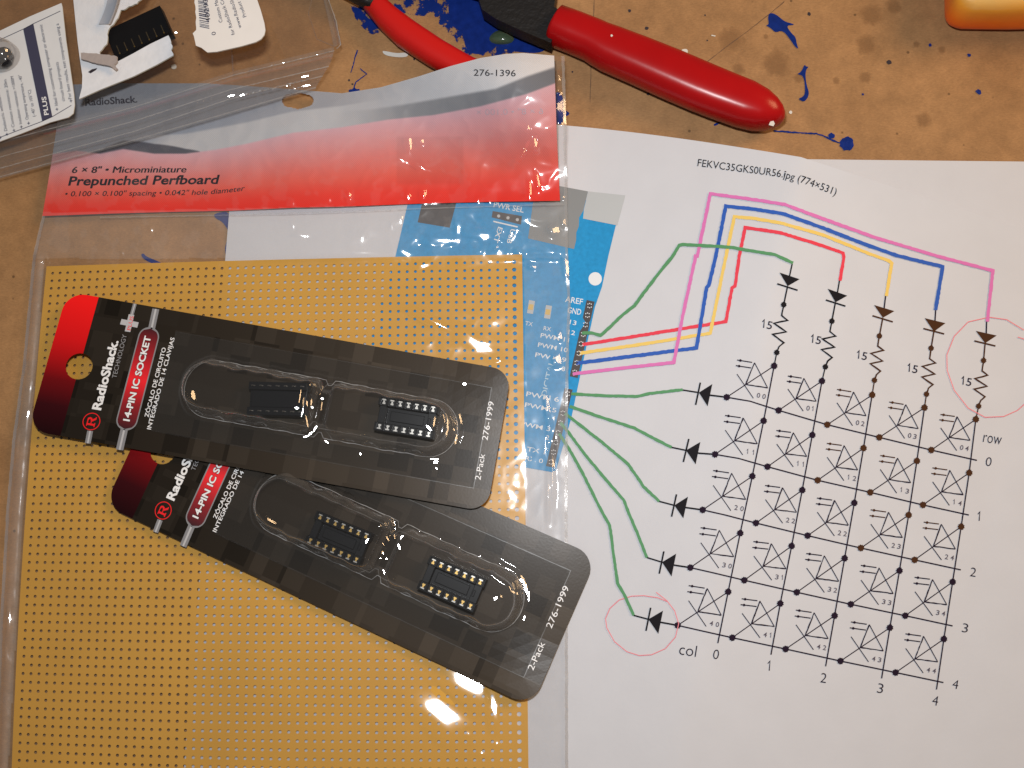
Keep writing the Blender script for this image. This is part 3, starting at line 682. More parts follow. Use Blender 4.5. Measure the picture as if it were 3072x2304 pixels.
def zfv(X, Y, fac=True):
    X = np.asarray(X, float); Y = np.asarray(Y, float)
    z, side, inb = zbase(X, Y); zs_ = z
    cr = np.exp(-((X - 1400) / 330) ** 2 - ((Y - 700) / 70) ** 2)
    amp = .00010 + .0010 * cr + .00004 * side + .00022 * vss(640, 560, Y)
    amp = np.where(inb, .00008 + .0003 * np.exp(-((X - 1380) / 230) ** 2 - ((Y - 1000) / 60) ** 2), amp)
    z = z + amp * (1.0 if fac else .5) * (vnoise(X, Y, 105, 3, 2) + .7 * (0.3 - np.abs(vnoise(X, Y, 80, 8, 2)) * 1.8))
    k = 9.3e3
    for (x, y, an, L, W, wh) in (FACETS if fac else ()):
        c, s_ = math.cos(math.radians(an)), math.sin(math.radians(an))
        sel = (np.abs(X - x) < L * 1.6 + 12) & (np.abs(Y - y) < L * 1.6 + 12)
        if not np.any(sel): continue
        xs, ys = X[sel], Y[sel]; u = (xs - x) * c + (ys - y) * s_; v = -(xs - x) * s_ + (ys - y) * c
        w = np.exp(-np.abs(u / (L * .66)) ** 4 - np.abs(v / (W * .92)) ** 4)
        sx, sy = half_slope(x, y, wh)
        z0 = zbase(np.array([float(x)]), np.array([float(y)]))[0][0] + .00035 * (wh == 1) + .0002
        W0 = Pv(np.array([float(x)]), np.array([float(y)]), np.array([z0]))[0]; pl = np.full_like(xs, z0)
        for _ in range(3):
            Wp = Pv(xs, ys, pl); dX = Wp[..., 0] - W0[0]; dY = Wp[..., 1] - W0[1]; pl = z0 + sx * dX + sy * dY + (1.5 if wh == 0 else .95) * (dX * dX + dY * dY)
        z[sel] = z[sel] * (1 - w) + pl * w
    return np.maximum(z, np.where(X > 1575, .0022, .0012))
def zf(x, y): return float(zfv(np.array([x]), np.array([y]))[0])
def Pv(X, Y, Z):
    D = np.stack([(X - CX) / F_PX, -(Y - CY) / F_PX, -np.ones_like(X)], -1) @ RC
    s_ = (Z - CAM[2]) / D[..., 2]; return CAM + D * s_[..., None]
def vgrid(m, pt, ns, nt, zfun, skip=None):
    px = np.array([[pt(i / ns, j / nt) for i in range(ns + 1)] for j in range(nt + 1)])
    V = Pv(px[..., 0], px[..., 1], zfun(px[..., 0], px[..., 1])).reshape(-1, 3); m.v = V.tolist()
    for j in range(nt):
        for i in range(ns):
            if skip and 830 < px[j][i][0] < 950 and 260 < px[j][i][1] < 340 and skip((px[j][i][0] + px[j + 1][i + 1][0]) / 2, (px[j][i][1] + px[j + 1][i + 1][1]) / 2): continue
            a = j * (ns + 1) + i; m.f.append((a, a + ns + 1, a + ns + 2, a + 1)); m.m.append(0)
    return px
def grid(m, pt, ns, nt, zfun, skip=None):
    px = [[pt(i / ns, j / nt) for i in range(ns + 1)] for j in range(nt + 1)]
    b = len(m.v)
    for r in px:
        for x, y in r: m.v.append(P(x, y, zfun(x, y)))
    for j in range(nt):
        for i in range(ns): a = b + j * (ns + 1) + i; m.f.append((a, a + ns + 1, a + ns + 2, a + 1)); m.m.append(0)
    return px
sst = lambda a, b, x: (lambda t: t * t * (3 - 2 * t))(max(0.0, min(1.0, (x - a) / (b - a))))
hole = lambda x, y: ((x - 893) / 47) ** 2 + ((y - 302) / 24) ** 2 + .08 * math.sin(x / 6.) < 1
def film_pt(s, t):
    x0 = 185 + (1693 - 185) * s; y = interp(BT_, x0) + (2430 - interp(BT_, x0)) * t
    return xl(y) + (xr(y) - xl(y)) * s, y
BAG = tag(empty('plastic_bag', P(850, 1300, 0)), 'clear crinkled plastic bag with a red and grey printed top, holding the tan board', 'plastic bag')
m = M(); px = vgrid(m, film_pt, 420, 540, zfv, hole)
X_, Y_ = px[..., 0].ravel(), px[..., 1].ravel(); _, sd_, ib_ = zbase(X_, Y_)
hz = .004 + .10 * np.clip(sd_, 0, 1) + .075 * ((Y_ > 606 + .02 * (1700 - X_)) & (Y_ < 775)) + .02 * (vnoise(X_, Y_, 60, 5) > .2)
hz = np.where(ib_, .004, hz); m.col = np.stack([hz, hz, hz, np.ones_like(hz)], 1)
FILM = clear_plastic('bag_film', (.985, .98, .98), .075, .006, 1.0, .25, bump=.03, bscale=420, bdist=.0003, wide=.12, attr=True)
obj('film', m, FILM, BAG, smooth=True)
# heat-sealed rims
SEAM = clear_plastic('bag_seam', (.86, .85, .85), .16, .16, .9, .3, bump=.15, bscale=1500)
for ed, nm in ((BL_[3:], 'side_seam'), (BR_, 'side_seam')):
    m = M(); s = 1 if ed is BR_ else -1
    pts = subdiv([(x - s * 4, y) for x, y in ed], 12)
    ribbon(m, pts, 9, lambda x, y: zf(x, y) + .00025, step=1e9, jag=.25); obj(nm, m, SEAM, BAG, smooth=True)
m = M(); ribbon(m, [(300, 652), (700, 645), (1100, 632), (1500, 618), (1690, 612)], 3.0, lambda x, y: zf(x, y) + .0002, step=10, jag=.6); obj('fold_line', m, SEAM, BAG)

HB = [(127, 648), (324, 641), (463, 637), (694, 632), (880, 623), (1024, 620), (1255, 611), (1487, 605), (1690, 602)]
LOWC = [(100, 470), (230, 452), (301, 461), (370, 447), (463, 461), (556, 461), (648, 449), (741, 431), (880, 398), (1024, 382), (1163, 359), (1302, 345), (1441, 319), (1580, 282), (1665, 250), (1700, 240)]
UPC = [(100, 300), (1000, 335), (1120, 325), (1209, 312), (1302, 296), (1487, 264), (1580, 227), (1665, 199), (1700, 188)]
HRX = [(150, 1662), (370, 1669), (602, 1680), (660, 1681)]
hrx = lambda y: interp(HRX, y)
def lerp3(stops, t):
    for (a, ca), (b, cb) in zip(stops, stops[1:]):
        if t <= b: f = (t - a) / (b - a) if b > a else 0; f = max(0, min(1, f)); return tuple(ca[i] + (cb[i] - ca[i]) * f for i in range(3))
    return stops[-1][1]
def mixc(a, b, f): return tuple(a[i] * (1 - f) + b[i] * f for i in range(3))
def hcol(x, y):
    lo = interp(LOWC, x); up = interp(UPC, x); d = lo - y
    t = max(0, (y - lo) / (interp(HB, x) - lo))
    gh = sst(1185, 1195, x) * sst(1395, 1385, x) * sst(405, 415, y) * sst(560, 545, y) * .045
    red = lerp3([(0, (.80, .64, .68)), (.3, (.82, .53, .53)), (.65, (.86, .36, .31)), (.85, (.88, .22, .17)), (1, (.88, .16, .11))], t); red = tuple(v * (1 - gh) for v in red)
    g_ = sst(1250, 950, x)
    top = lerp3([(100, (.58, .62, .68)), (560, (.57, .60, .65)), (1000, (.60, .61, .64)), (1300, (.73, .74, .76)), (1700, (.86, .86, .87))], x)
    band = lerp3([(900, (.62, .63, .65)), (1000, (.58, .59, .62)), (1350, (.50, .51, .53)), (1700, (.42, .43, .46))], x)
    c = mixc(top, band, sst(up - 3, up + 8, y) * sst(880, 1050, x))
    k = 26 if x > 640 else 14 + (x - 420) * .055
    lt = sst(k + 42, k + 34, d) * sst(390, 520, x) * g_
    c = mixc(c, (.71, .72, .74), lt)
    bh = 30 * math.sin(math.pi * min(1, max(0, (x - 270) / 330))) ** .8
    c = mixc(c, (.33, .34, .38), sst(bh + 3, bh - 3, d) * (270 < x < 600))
    return mixc(red, c, sst(-3, 3, d))
def head_pt(s, t):
    x0 = 185 + (1662 - 185) * s; yt = interp(BT_, x0); xb = 127 + (1681 - 127) * s; y = yt + (interp(HB, xb) - yt) * t
    return xl(y) + (hrx(y) - xl(y)) * s, y
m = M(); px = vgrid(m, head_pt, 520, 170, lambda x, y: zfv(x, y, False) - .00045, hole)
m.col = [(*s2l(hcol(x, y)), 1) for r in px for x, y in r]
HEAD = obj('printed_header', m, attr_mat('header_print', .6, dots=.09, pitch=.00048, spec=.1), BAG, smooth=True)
zh = lambda x, y: float(zfv(np.array([x]), np.array([y]), False)[0]) - .00036
NAVYH = mat('header_navy', (.02, .022, .045), .5, spec=.1)
def bendtxt(x, y):
    yy = y + (12 * ((x - 560) / 175) ** 2 * -1 if x > 560 else 0); return P(x, yy, zh(x, yy))
for s_, a, b, c_, bd, sh, t3, mt in (('6 \u00d7 8" \u2022 Microminiature', (216, 519), (558, 517), 19, 0, .2, None, CHAR_INK), ('Prepunched Perfboard', (204, 556), (660, 551), 26, .024, .2, None, CHAR_INK),
        ('\u2022 0.100 \u00d7 0.100" spacing \u2022 0.042" hole diameter', (196, 589), (735, 583), 15, .004, .2, bendtxt, CHAR_INK), ('276-1396', (1421, 227), (1547, 229), 19, .004, 0, None, CHAR_INK), ('RadioShack.', (256, 317), (412, 307), 20, .02, 0, None, NAVYH)):
    m = M(); text(m, s_, a, b, c_, zh, 0, t3, bold=bd, shear=sh)
    if s_[0] == '6': text(m, s_, (a[0] + 1.6, a[1]), (b[0] + 1.6, b[1]), c_, lambda x, y: zh(x, y) + .00004, 0, bold=bd, shear=sh)
    obj('header_lettering', m, mt, HEAD)
m = M()
rv = lambda x, y: P(2 * 1535 - x, y, zh(2 * 1535 - x, y))
text(m, '6 \u00d7 8" \u2022 0.100 \u00d7', (1440, 342), (1640, 346), 18, 0, 0, to3=rv); m.f = [tuple(reversed(f)) for f in m.f]
obj('show_through_lettering', m, mat('pale_mauve_ink', (.46, .33, .38), .6), HEAD)

# ------------------------------------------------------------------ carded blister packs
CW, CH = 146.0, 45.5
def homog(src, dst):
    A = []; B = []
    for (x, y), (u, v) in zip(src, dst):
        A.append([x, y, 1, 0, 0, 0, -u * x, -u * y]); B.append(u); A.append([0, 0, 0, x, y, 1, -v * x, -v * y]); B.append(v)
    h = np.linalg.solve(np.array(A, float), np.array(B, float)); return np.append(h, 1).reshape(3, 3)
RECT = [(0, 0), (CW, 0), (CW, CH), (0, CH)]
C1 = [(202, 874.6), (1535, 1112), (1460.6, 1535.6), (83.7, 1290.6)]
C2 = [(503, 1108), (1792.8, 1670), (1594.4, 2121.7), (313.8, 1516.2)]
H1 = homog(RECT, C1); H2 = homog(RECT, C2); H1I = np.linalg.inv(H1)
def ap(H, x, y):
    q = H @ np.array([x, y, 1.0]); return q[0] / q[2], q[1] / q[2]
A5 = lambda x, y: ap(H1I, 80 + x / 3.319, 860 + y / 3.319)
A6 = lambda x, y: ap(H1I, 1000 + x / 4.096, 1050 + y / 4.096)
def card_mat():
    m = bpy.data.materials.new('pack_card_print'); m.use_nodes = True; nt = m.node_tree; b = nt.nodes['Principled BSDF']
    uv = nt.nodes.new('ShaderNodeTexCoord'); 
    def cells(sx, sy, off):
        mp = nt.nodes.new('ShaderNodeMapping'); mp.inputs['Scale'].default_value = (1 / sx, 1 / sy, 1); mp.inputs['Location'].default_value = (off, off * .37, 0)
        nt.links.new(uv.outputs['UV'], mp.inputs[0])
        fl = nt.nodes.new('ShaderNodeVectorMath'); fl.operation = 'FLOOR'; nt.links.new(mp.outputs[0], fl.inputs[0])
        w = nt.nodes.new('ShaderNodeTexWhiteNoise'); w.noise_dimensions = '2D'; nt.links.new(fl.outputs[0], w.inputs['Vector']); return w.outputs['Value']
    a = cells(6.4, 5.6, 0.2); c = cells(9.6, 7.9, .61)
    ad = nt.nodes.new('ShaderNodeMath'); ad.operation = 'MULTIPLY_ADD'; ad.inputs[1].default_value = .6; nt.links.new(c, ad.inputs[0]); nt.links.new(a, ad.inputs[2])
    cr = nt.nodes.new('ShaderNodeValToRGB'); cr.color_ramp.interpolation = 'CONSTANT'; e = cr.color_ramp.elements
    e[0].position = 0; e[0].color = (.0165, .0130, .0095, 1); e[1].position = .30; e[1].color = (.0270, .0212, .0155, 1)
    for p, v in ((.66, .0345), (.80, .0290), (.93, .041)): q = e.new(p); q.color = (v, v * .80, v * .60, 1)
    sc = nt.nodes.new('ShaderNodeMath'); sc.operation = 'MULTIPLY'; sc.inputs[1].default_value = .72; nt.links.new(ad.outputs[0], sc.inputs[0]); nt.links.new(sc.outputs[0], cr.inputs[0])
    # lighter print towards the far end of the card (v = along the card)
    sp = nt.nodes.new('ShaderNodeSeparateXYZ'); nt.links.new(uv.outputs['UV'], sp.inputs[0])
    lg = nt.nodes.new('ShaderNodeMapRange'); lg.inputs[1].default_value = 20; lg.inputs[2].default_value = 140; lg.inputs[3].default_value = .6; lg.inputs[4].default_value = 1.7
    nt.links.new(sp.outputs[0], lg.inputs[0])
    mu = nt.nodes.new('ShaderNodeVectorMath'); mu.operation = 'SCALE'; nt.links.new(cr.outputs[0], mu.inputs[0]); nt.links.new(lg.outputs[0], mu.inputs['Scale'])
    rr = nt.nodes.new('ShaderNodeMapRange'); rr.inputs[1].default_value = 0; rr.inputs[2].default_value = CH; nt.links.new(sp.outputs[1], rr.inputs[0])
    rc = nt.nodes.new('ShaderNodeValToRGB'); e = rc.color_ramp.elements
    e[0].position = .05; e[0].color = (.86, .012, .012, 1); e[1].position = 1; e[1].color = (.012, .002, .003, 1)
    q = e.new(.33); q.color = (.62, .008, .010, 1); q = e.new(.62); q.color = (.14, .004, .006, 1); q = e.new(.80); q.color = (.035, .003, .005, 1)
    nt.links.new(rr.outputs[0], rc.inputs[0])
    lt = nt.nodes.new('ShaderNodeMath'); lt.operation = 'LESS_THAN'; lt.inputs[1].default_value = 10.3; nt.links.new(sp.outputs[0], lt.inputs[0])
    mx = nt.nodes.new('ShaderNodeMix'); mx.data_type = 'RGBA'; nt.links.new(lt.outputs[0], mx.inputs[0]); nt.links.new(mu.outputs[0], mx.inputs[6]); nt.links.new(rc.outputs[0], mx.inputs[7])
    nt.links.new(mx.outputs[2], b.inputs['Base Color']); b.inputs['Roughness'].default_value = .27; b.inputs['Specular IOR Level'].default_value = .16
    n = nt.nodes.new('ShaderNodeTexNoise'); n.inputs['Scale'].default_value = 1.4; n.inputs['Detail'].default_value = 4; nt.links.new(uv.outputs['UV'], n.inputs['Vector'])
    bp = nt.nodes.new('ShaderNodeBump'); bp.inputs['Strength'].default_value = .035; bp.inputs['Distance'].default_value = .0003; nt.links.new(n.outputs[0], bp.inputs['Height']); nt.links.new(bp.outputs[0], b.inputs['Normal'])
    return m
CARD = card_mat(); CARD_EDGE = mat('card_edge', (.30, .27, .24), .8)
SILVER = mat('silver_print', (.22, .22, .23), .4); SILVER_L = mat('silver_print_light', (.45, .45, .46), .4)
RED_PRINT = mat('red_print', (.78, .010, .014), .4)
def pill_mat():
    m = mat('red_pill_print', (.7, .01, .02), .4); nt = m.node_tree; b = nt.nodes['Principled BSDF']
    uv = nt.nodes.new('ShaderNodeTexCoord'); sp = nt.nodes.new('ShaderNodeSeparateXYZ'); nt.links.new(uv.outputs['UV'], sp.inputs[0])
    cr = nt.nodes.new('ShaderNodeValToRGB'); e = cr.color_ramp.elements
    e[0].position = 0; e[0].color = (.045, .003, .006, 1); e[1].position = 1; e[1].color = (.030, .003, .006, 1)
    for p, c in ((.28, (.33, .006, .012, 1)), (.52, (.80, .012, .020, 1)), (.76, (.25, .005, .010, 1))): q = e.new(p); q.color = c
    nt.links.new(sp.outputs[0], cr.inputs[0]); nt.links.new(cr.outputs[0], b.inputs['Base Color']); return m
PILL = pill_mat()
RIM_GLINT = clear_plastic('blister_foot_glint', (.8, .8, .8), .10, .30, 2.0, .3)  # whitish haze paints the glint lines along the blister edges
RIM_IN_GLINT = clear_plastic('blister_inner_glint', (.85, .85, .85), .08, .07, 1.5, .3)
BLISTER = clear_plastic('blister_plastic', (.92, .92, .92), .035, .004, 1.0, .22, bump=.06, bscale=260, bdist=.0003, pw_=2.2)
def rsd(x, y, x0, x1, hw, ra, rb):
    """inside distance (mm) of a round-ended lobe x0..x1, half width hw, corner radius ra at the start, rb at the end"""
    cy = y - CH / 2; cx_ = (x0 + x1) / 2; r = ra if x < cx_ else rb
    qx = abs(x - cx_) - (x1 - x0) / 2 + r; qy = abs(cy) - hw + r
    return -(min(max(qx, qy), 0) + math.hypot(max(qx, 0), max(qy, 0)) - r)
def dome(x, y):
    prof = lambda d, H, w: 0 if d <= 0 else H * (1 - (1 - min(1, d / w)) ** 2.4)
    w_ = .25 * math.sin(x * .9) + .2 * math.sin(x * .37 + 1)
    a = prof(rsd(x, y + w_, 44.5, 88.4, 9.1, 8.6, 4.2), 8.2, 3.4); b = prof(rsd(x, y + w_, 90.4, 132.2, 9.1, 4.2, 8.8), 8.2, 3.4)
    n = prof(rsd(x, y, 84, 95, 6.2, 2, 2), 3.0, 2.5)
    f = prof(rsd(x, y + .6 * w_, 42.9, 133.8, 10.6, 10, 10), .55, 1.0)
    return max(a, b, n, f)
BLACK_OUT = mat('black_outline', (.008, .006, .006), .5, spec=.1)
def make_pack(H, corners, z0, curl, label):
    zc = lambda x, y: z0 + .0004 + curl(x, y)
    to = lambda e: (lambda x, y: P(*ap(H, x, y), zc(x, y) + e))
    root = empty('blister_pack', P(*ap(H, CW / 2, CH / 2), z0)); tag(root, label, 'blister pack', 'socket packs on the tan board')
    # card with rounded corners and a hang hole
    R = 6.3; out = []
    for (cx_, cy_, a0) in ((R, R, 180), (CW - R, R, 270), (CW - R, CH - R, 0), (R, CH - R, 90)):
        for k in range(9):
            a = math.radians(a0 + 90 * k / 8); out.append((cx_ + R * math.cos(a), cy_ + R * math.sin(a)))
    out = subdiv(out + [out[0]], 4)[:-1]
    hx, hy = A5(523, 793); hr = 4.2
    hol = [(hx + hr * math.cos(2 * math.pi * k / 28), hy + hr * math.sin(2 * math.pi * k / 28)) for k in range(28)]
    ins = [(x, y) for x in np.arange(3, CW, 4.05) for y in np.arange(3, CH, 4) if math.hypot(x - hx, y - hy) > hr + 1.2 and min(x, CW - x, y, CH - y) > 1.5 and math.hypot(max(R - x, x - CW + R, 0), max(R - y, y - CH + R, 0)) < R - 1]
    n = len(out); hn = len(hol)
    V, E, F, ov, oe, of = delaunay_2d_cdt([Vector(p) for p in out + hol + ins], [(n + i, n + (i + 1) % hn) for i in range(hn)], [list(range(n))], 1, 1e-5)
    m = M(); f3 = to(0); vs = [f3(v.x, v.y) for v in V]; fs = []; 
    for f in F:
        cx_ = sum(V[k].x for k in f) / 3; cy_ = sum(V[k].y for k in f) / 3
        if math.hypot(cx_ - hx, cy_ - hy) < hr * .985: continue
        f = list(f); a, b, c = (Vector(vs[k]) for k in f[:3]); fs.append(tuple(f if (b - a).cross(c - a).z >= 0 else f[::-1]))
    m.add(vs, fs, 0); uvs = [(v.x, v.y) for v in V]
    lo = to(-.00042)
    for loop in (out, hol):
        q = len(loop); m.add([f3(*p) for p in loop] + [lo(*p) for p in loop], [(i, (i + 1) % q, q + (i + 1) % q, q + i) for i in range(q)], 1); uvs += [(0, 0)] * (2 * q)
    m.uv = uvs
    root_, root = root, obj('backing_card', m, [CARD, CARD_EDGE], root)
    # printing
    e1, e2, e3 = to(.00005), to(.00009), to(.00013)
    for a, b, w, h in ((A5(1078, 170), A5(1045, 285), 1.2, .35), (A5(632, 1436), A5(608, 1560), 1.8, .5), (A5(1286, 222), A5(1243, 420), 2.2, .6), (A5(972, 1420), A5(925, 1625), 2.3, .6)):
        m = M(); ribbon(m, [a, b], w, 0, 0, 3, e1); ribbon(m, [(a[0], a[1]), (b[0], b[1])], h, 0, 1, 3, e2); obj('silver_bar', m, [SILVER, SILVER_L], root)
    m = M(); c_ = [(A5(1004, 448), A5(1044, 278)), (A5(937, 348), A5(1108, 382))]
    for k, (a, b) in enumerate(c_): ribbon(m, [a, b], 1.8, 0, 0, 3, e2 if k else e3)
    obj('plus_emblem', m, SILVER_L, root)
    # pill
    a, b = A5(1213, 505), A5(1000, 1325); rr = 3
    m = M(); outl = []; 
    d = (b[0] - a[0], b[1] - a[1]); L = math.hypot(*d); d = (d[0] / L, d[1] / L); nrm = (-d[1], d[0])
    rr = 2.95
    def cap(r_):
        o = []
        for k in range(25):
            an = math.pi * k / 24; o.append((a[0] - d[0] * r_ * math.sin(an) + nrm[0] * r_ * math.cos(an), a[1] - d[1] * r_ * math.sin(an) + nrm[1] * r_ * math.cos(an)))
        for k in range(25):
            an = math.pi * k / 24; o.append((b[0] + d[0] * r_ * math.sin(an) - nrm[0] * r_ * math.cos(an), b[1] + d[1] * r_ * math.sin(an) - nrm[1] * r_ * math.cos(an)))
        return o
    poly(m, cap(rr + .4), 0, 1, e2); k0 = len(m.v); o = cap(rr); 
    # strip fill so the gradient runs along the pill
    vs = []; uv = []; N = 40
    for k in range(N + 1):
        s = -rr + (L + 2 * rr) * k / N; w = rr if 0 <= s <= L else math.sqrt(max(0, rr * rr - (min(s, 0) ** 2 if s < 0 else (s - L) ** 2)))
        for g in (1, -1): vs.append(e3(a[0] + d[0] * s + nrm[0] * w * g, a[1] + d[1] * s + nrm[1] * w * g)); uv.append((k / N, 0))
    m.add(vs, [(2 * k, 2 * k + 1, 2 * k + 3, 2 * k + 2) if True else 0 for k in range(N)], 0); m.uv = [(0, 0)] * k0 + uv
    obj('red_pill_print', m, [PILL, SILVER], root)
    # lettering
    e4, e5 = to(.00017), to(.00021)
    LM = [WHITE_INK, BLACK_OUT, GREY_INK]
    m = M(); text(m, '14-PIN IC SOCKET', A5(1022, 1342), A5(1238, 497), 1.95, 0, 1, e4, bold=.062); text(m, '14-PIN IC SOCKET', A5(1022, 1342), A5(1238, 497), 1.95, 0, 0, e5, bold=.03); obj('lettering', m, LM, root)
    for s_, a, b, c_, k, bd in (('RadioShack.', A5(736, 1232), A5(913, 541), 2.7, 0, .034), ('Z\u00d3CALO DE CIRCUITO', A5(1212, 1302), A5(1388, 610), 1.25, 0, .014), ('INTEGRADO DE 14 CLAVIJAS', A5(1236, 1424), A5(1474, 510), 1.25, 0, .014),
            ('2-Pack', A6(1808, 1600), A6(1866, 1282), 1.8, 0, 0), ('276-1999', A6(1894, 1112), A6(1976, 640), 1.8, 0, 0), ('TECHNOLOGY', A5(892, 912), A5(998, 480), 1.4, 2, 0)):
        m = M(); text(m, s_, a, b, c_, 0, k, e1, bold=bd); obj('lettering', m, LM, root)
    m = M(); cx_, cy_ = A5(645, 1342); ring(m, cx_, cy_, 2.62, .26, 0, 0, 32, e1)
    ringr = 0
    # slab-serif R inside the ring: stem, serifs, bowl, leg
    K = .36; q = lambda u, v: (cx_ - v * K, cy_ - u * K)      # u along reading direction, v up
    for A_, B_, w in (((-2.6, -3.6), (-2.6, 3.6), 1.7), ((-4.4, 3.3), (1, 3.3), .9), ((-4.4, -3.3), (-.9, -3.3), .9), ((-2, .1), (1, .1), .8), ((.6, 0), (2.9, -3.3), 1.7), ((2.0, -3.3), (4.4, -3.3), .9)):
        ribbon(m, [q(*A_), q(*B_)], w * K, 0, 0, 2, e2 if w > 1 else e3)
    ribbon(m, [q(.8, 3.3), q(2.3, 2.9), q(2.8, 1.7), q(2.3, .5), q(.8, .1)], 1.5 * K, 0, 0, 2, e4)
    obj('red_logo', m, RED_PRINT, root)
    m = M(); text(m, 'PLUS', A5(1034, 434), A5(1066, 296), 1.15, 0, 0, e4); obj('lettering', m, RED_PRINT, root)
    root = root_
    # clear blister with its flat flange
    m = M(); st = .42; X = np.arange(37.5, 140.8, st); Y = np.arange(6.6, 39.2, st); eb = to(0)
    for y in Y:
        for x in X:
            p = ap(H, x, y); h = dome(x, y) * .001 + .00028 + zc(x, y); m.v.append(P_at(p, h, H, x, y))
    nx = len(X)
    for j in range(len(Y) - 1):
        for i in range(nx - 1):
            a = j * nx + i; m.f.append((a, a + nx, a + nx + 1, a + 1)); m.m.append(0)
    obj('blister', m, BLISTER, root, smooth=True)
    # wavy whitish ribbon painting the glint line at the foot of the blister wall
    def outline(g, wv):
        o = []
        for k in range(25): a = math.pi / 2 + math.pi * k / 24; o.append((44.5 + 8.6 + (8.6 - g) * math.cos(a), CH / 2 - (9.1 - g) * math.sin(a)))
        for x in np.arange(54, 123, 1.0): o.append((x, CH / 2 + 9.1 - g + wv * math.sin(x * 1.1) * .2 - (1.6 if 88 < x < 91 else .0) - wv * .5 * nz(x, 3, 7)))
        for k in range(25): a = -math.pi / 2 + math.pi * k / 24; o.append((132.2 - 8.8 + (8.8 - g) * math.cos(a), CH / 2 - (9.1 - g) * math.sin(a)))
        for x in np.arange(123, 54, -1.0): o.append((x, CH / 2 - 9.1 + g - wv * math.sin(x * .9) * .2 + (1.6 if 88 < x < 91 else .0) + wv * .5 * nz(x, 9, 7)))
        return o
    m = M(); ribbon(m, outline(-.15, .45), lambda t: .10 + .13 * abs(math.sin(t * 31)) , 0, 0, .8, to(.0011), jag=.5, closed=True); obj('blister_foot_glint', m, RIM_GLINT, root)
    m = M(); ribbon(m, outline(2.1, .3), lambda t: .10 + .12 * abs(math.sin(t * 23)), 0, 0, .8, lambda x, y: P_at(ap(H, x, y), zc(x, y) + .0080, H, x, y), jag=.5, closed=True); obj('blister_shoulder_glint', m, RIM_IN_GLINT, root)  # pale ribbon painting the bright line along the dome shoulder
    # rim where the flange is sealed to the card
    m = M(); ribbon(m, [(37.5, 6.6), (140.6, 6.6), (140.6, 39), (37.5, 39)], .22, 0, 0, 1.2, to(.00034), jag=.5, closed=True); obj('seal_line', m, clear_plastic('seal', (.88, .88, .88), .3, .008, .4, .1), root)
    return root, zc
def P_at(p, h, H, x, y):
    """stand h above the card point itself (not along the sight line)"""
    q = P(p[0], p[1], CARDZ(H)); return (q[0], q[1], h)
Z1, Z2 = .0064, .0040
CARDZ = lambda H: (Z1 if H is H1 else Z2) + .0004
curl1 = lambda x, y: .0010 * sst(22, 0, y) * sst(118, 146, x) * (1 - y / 60)
curl2 = lambda x, y: .0016 * sst(24, 46, y) * sst(122, 146, x)
PACK2, zc2 = make_pack(H2, C2, Z2, curl2, 'lower black carded blister pack, partly under another card')
PACK1, zc1 = make_pack(H1, C1, Z1, curl1, 'upper black carded blister pack with its whole red tab and hang hole in view')

# ------------------------------------------------------------------ IC sockets inside the blisters
SOCK = mat('black_socket_plastic', (.005, .006, .008), .30, spec=.25)
TIN = mat('tin_contact', (.50, .48, .44), .30, metal=1.0); GOLD = mat('gold_contact', (.50, .33, .11), .35, metal=1.0); DULL = mat('dull_pin', (.10, .09, .08), .4, metal=1.0)
mmf = lambda x, y, z: (x * .001, y * .001, z * .001)
def make_socket(label, pins_up=False, gold=True):
    root = empty('ic_socket', (0, 0, 0)); tag(root, label, 'chip socket', 'chip sockets')
    m = M()
    for s in (-1, 1):
        y0, y1 = (2.5, 5.1) if s > 0 else (-5.1, -2.5)
        box(m, -8.9, 8.9, y0, y1, 0, 3.1, 0, mmf)
        if not pins_up:
            for k in range(8): box(m, -8.9 + 2.475 * k - (.0 if k else -.0) , -8.9 + 2.475 * k + .46, y0 + .05, y1 - .05, 3.0, 4.2, 0, mmf)
            box(m, -8.9, 8.9, (y1 - .42) if s > 0 else y0, y1 if s > 0 else y0 + .42, 3.05, 4.19, 0, mmf)
        else: box(m, -8.85, 8.85, y0 + .1, y1 - .1, 3.0, 4.0, 0, mmf)
    for x0, x1 in ((-8.5, -6.4), (6.2, 8.6)): box(m, x0, x1, -2.6, 2.6, .4, 2.9, 0, mmf)
    box(m, -6.45, 6.25, -2.55, 2.55, .25, .9, 0, mmf); box(m, -5.2, 5.0, -1.5, 1.5, .85, 1.5, 0, mmf)
    if not pins_up: box(m, 6.5, 7.2, -1.0, 1.0, 2.85, 3.15, 0, mmf)
    else: box(m, -8.0, 8.0, -2.55, 2.55, 1.9, 3.2, 0, mmf)
    me = obj('body', m, SOCK, root, center=False)
    b = me.modifiers.new('soft_edges', 'BEVEL'); b.width = .00018; b.segments = 2; b.limit_method = 'ANGLE'
    if not pins_up:
        m = M(); box(m, -.55, .55, -.72, -.34, 3.0, 3.75, 0, mmf); box(m, -.42, .42, .25, .75, 3.0, 3.25, 1, mmf); box(m, -.22, .22, -.3, .3, 3.0, 3.4, 1, mmf)
        mats = [TIN, GOLD if gold else TIN]
    else:
        m = M(); box(m, -.22, .22, -.12, .12, 3.9, 5.0, 0, mmf); box(m, -.6, .6, -.16, .16, 3.9, 4.2, 0, mmf); mats = [DULL]
    first = None
    for s in (-1, 1):
        for k in range(7):
            if first is None: c = obj('pin' if pins_up else 'contact', m, mats, root, center=False); first = c
            else: c = first.copy(); COL.objects.link(c); c.parent = root
            c.location = ((-8.9 + 2.475 * (k + .59)) * .001, s * .0038, 0); c.rotation_euler = (0, 0, 0 if s < 0 else math.pi)
    return root
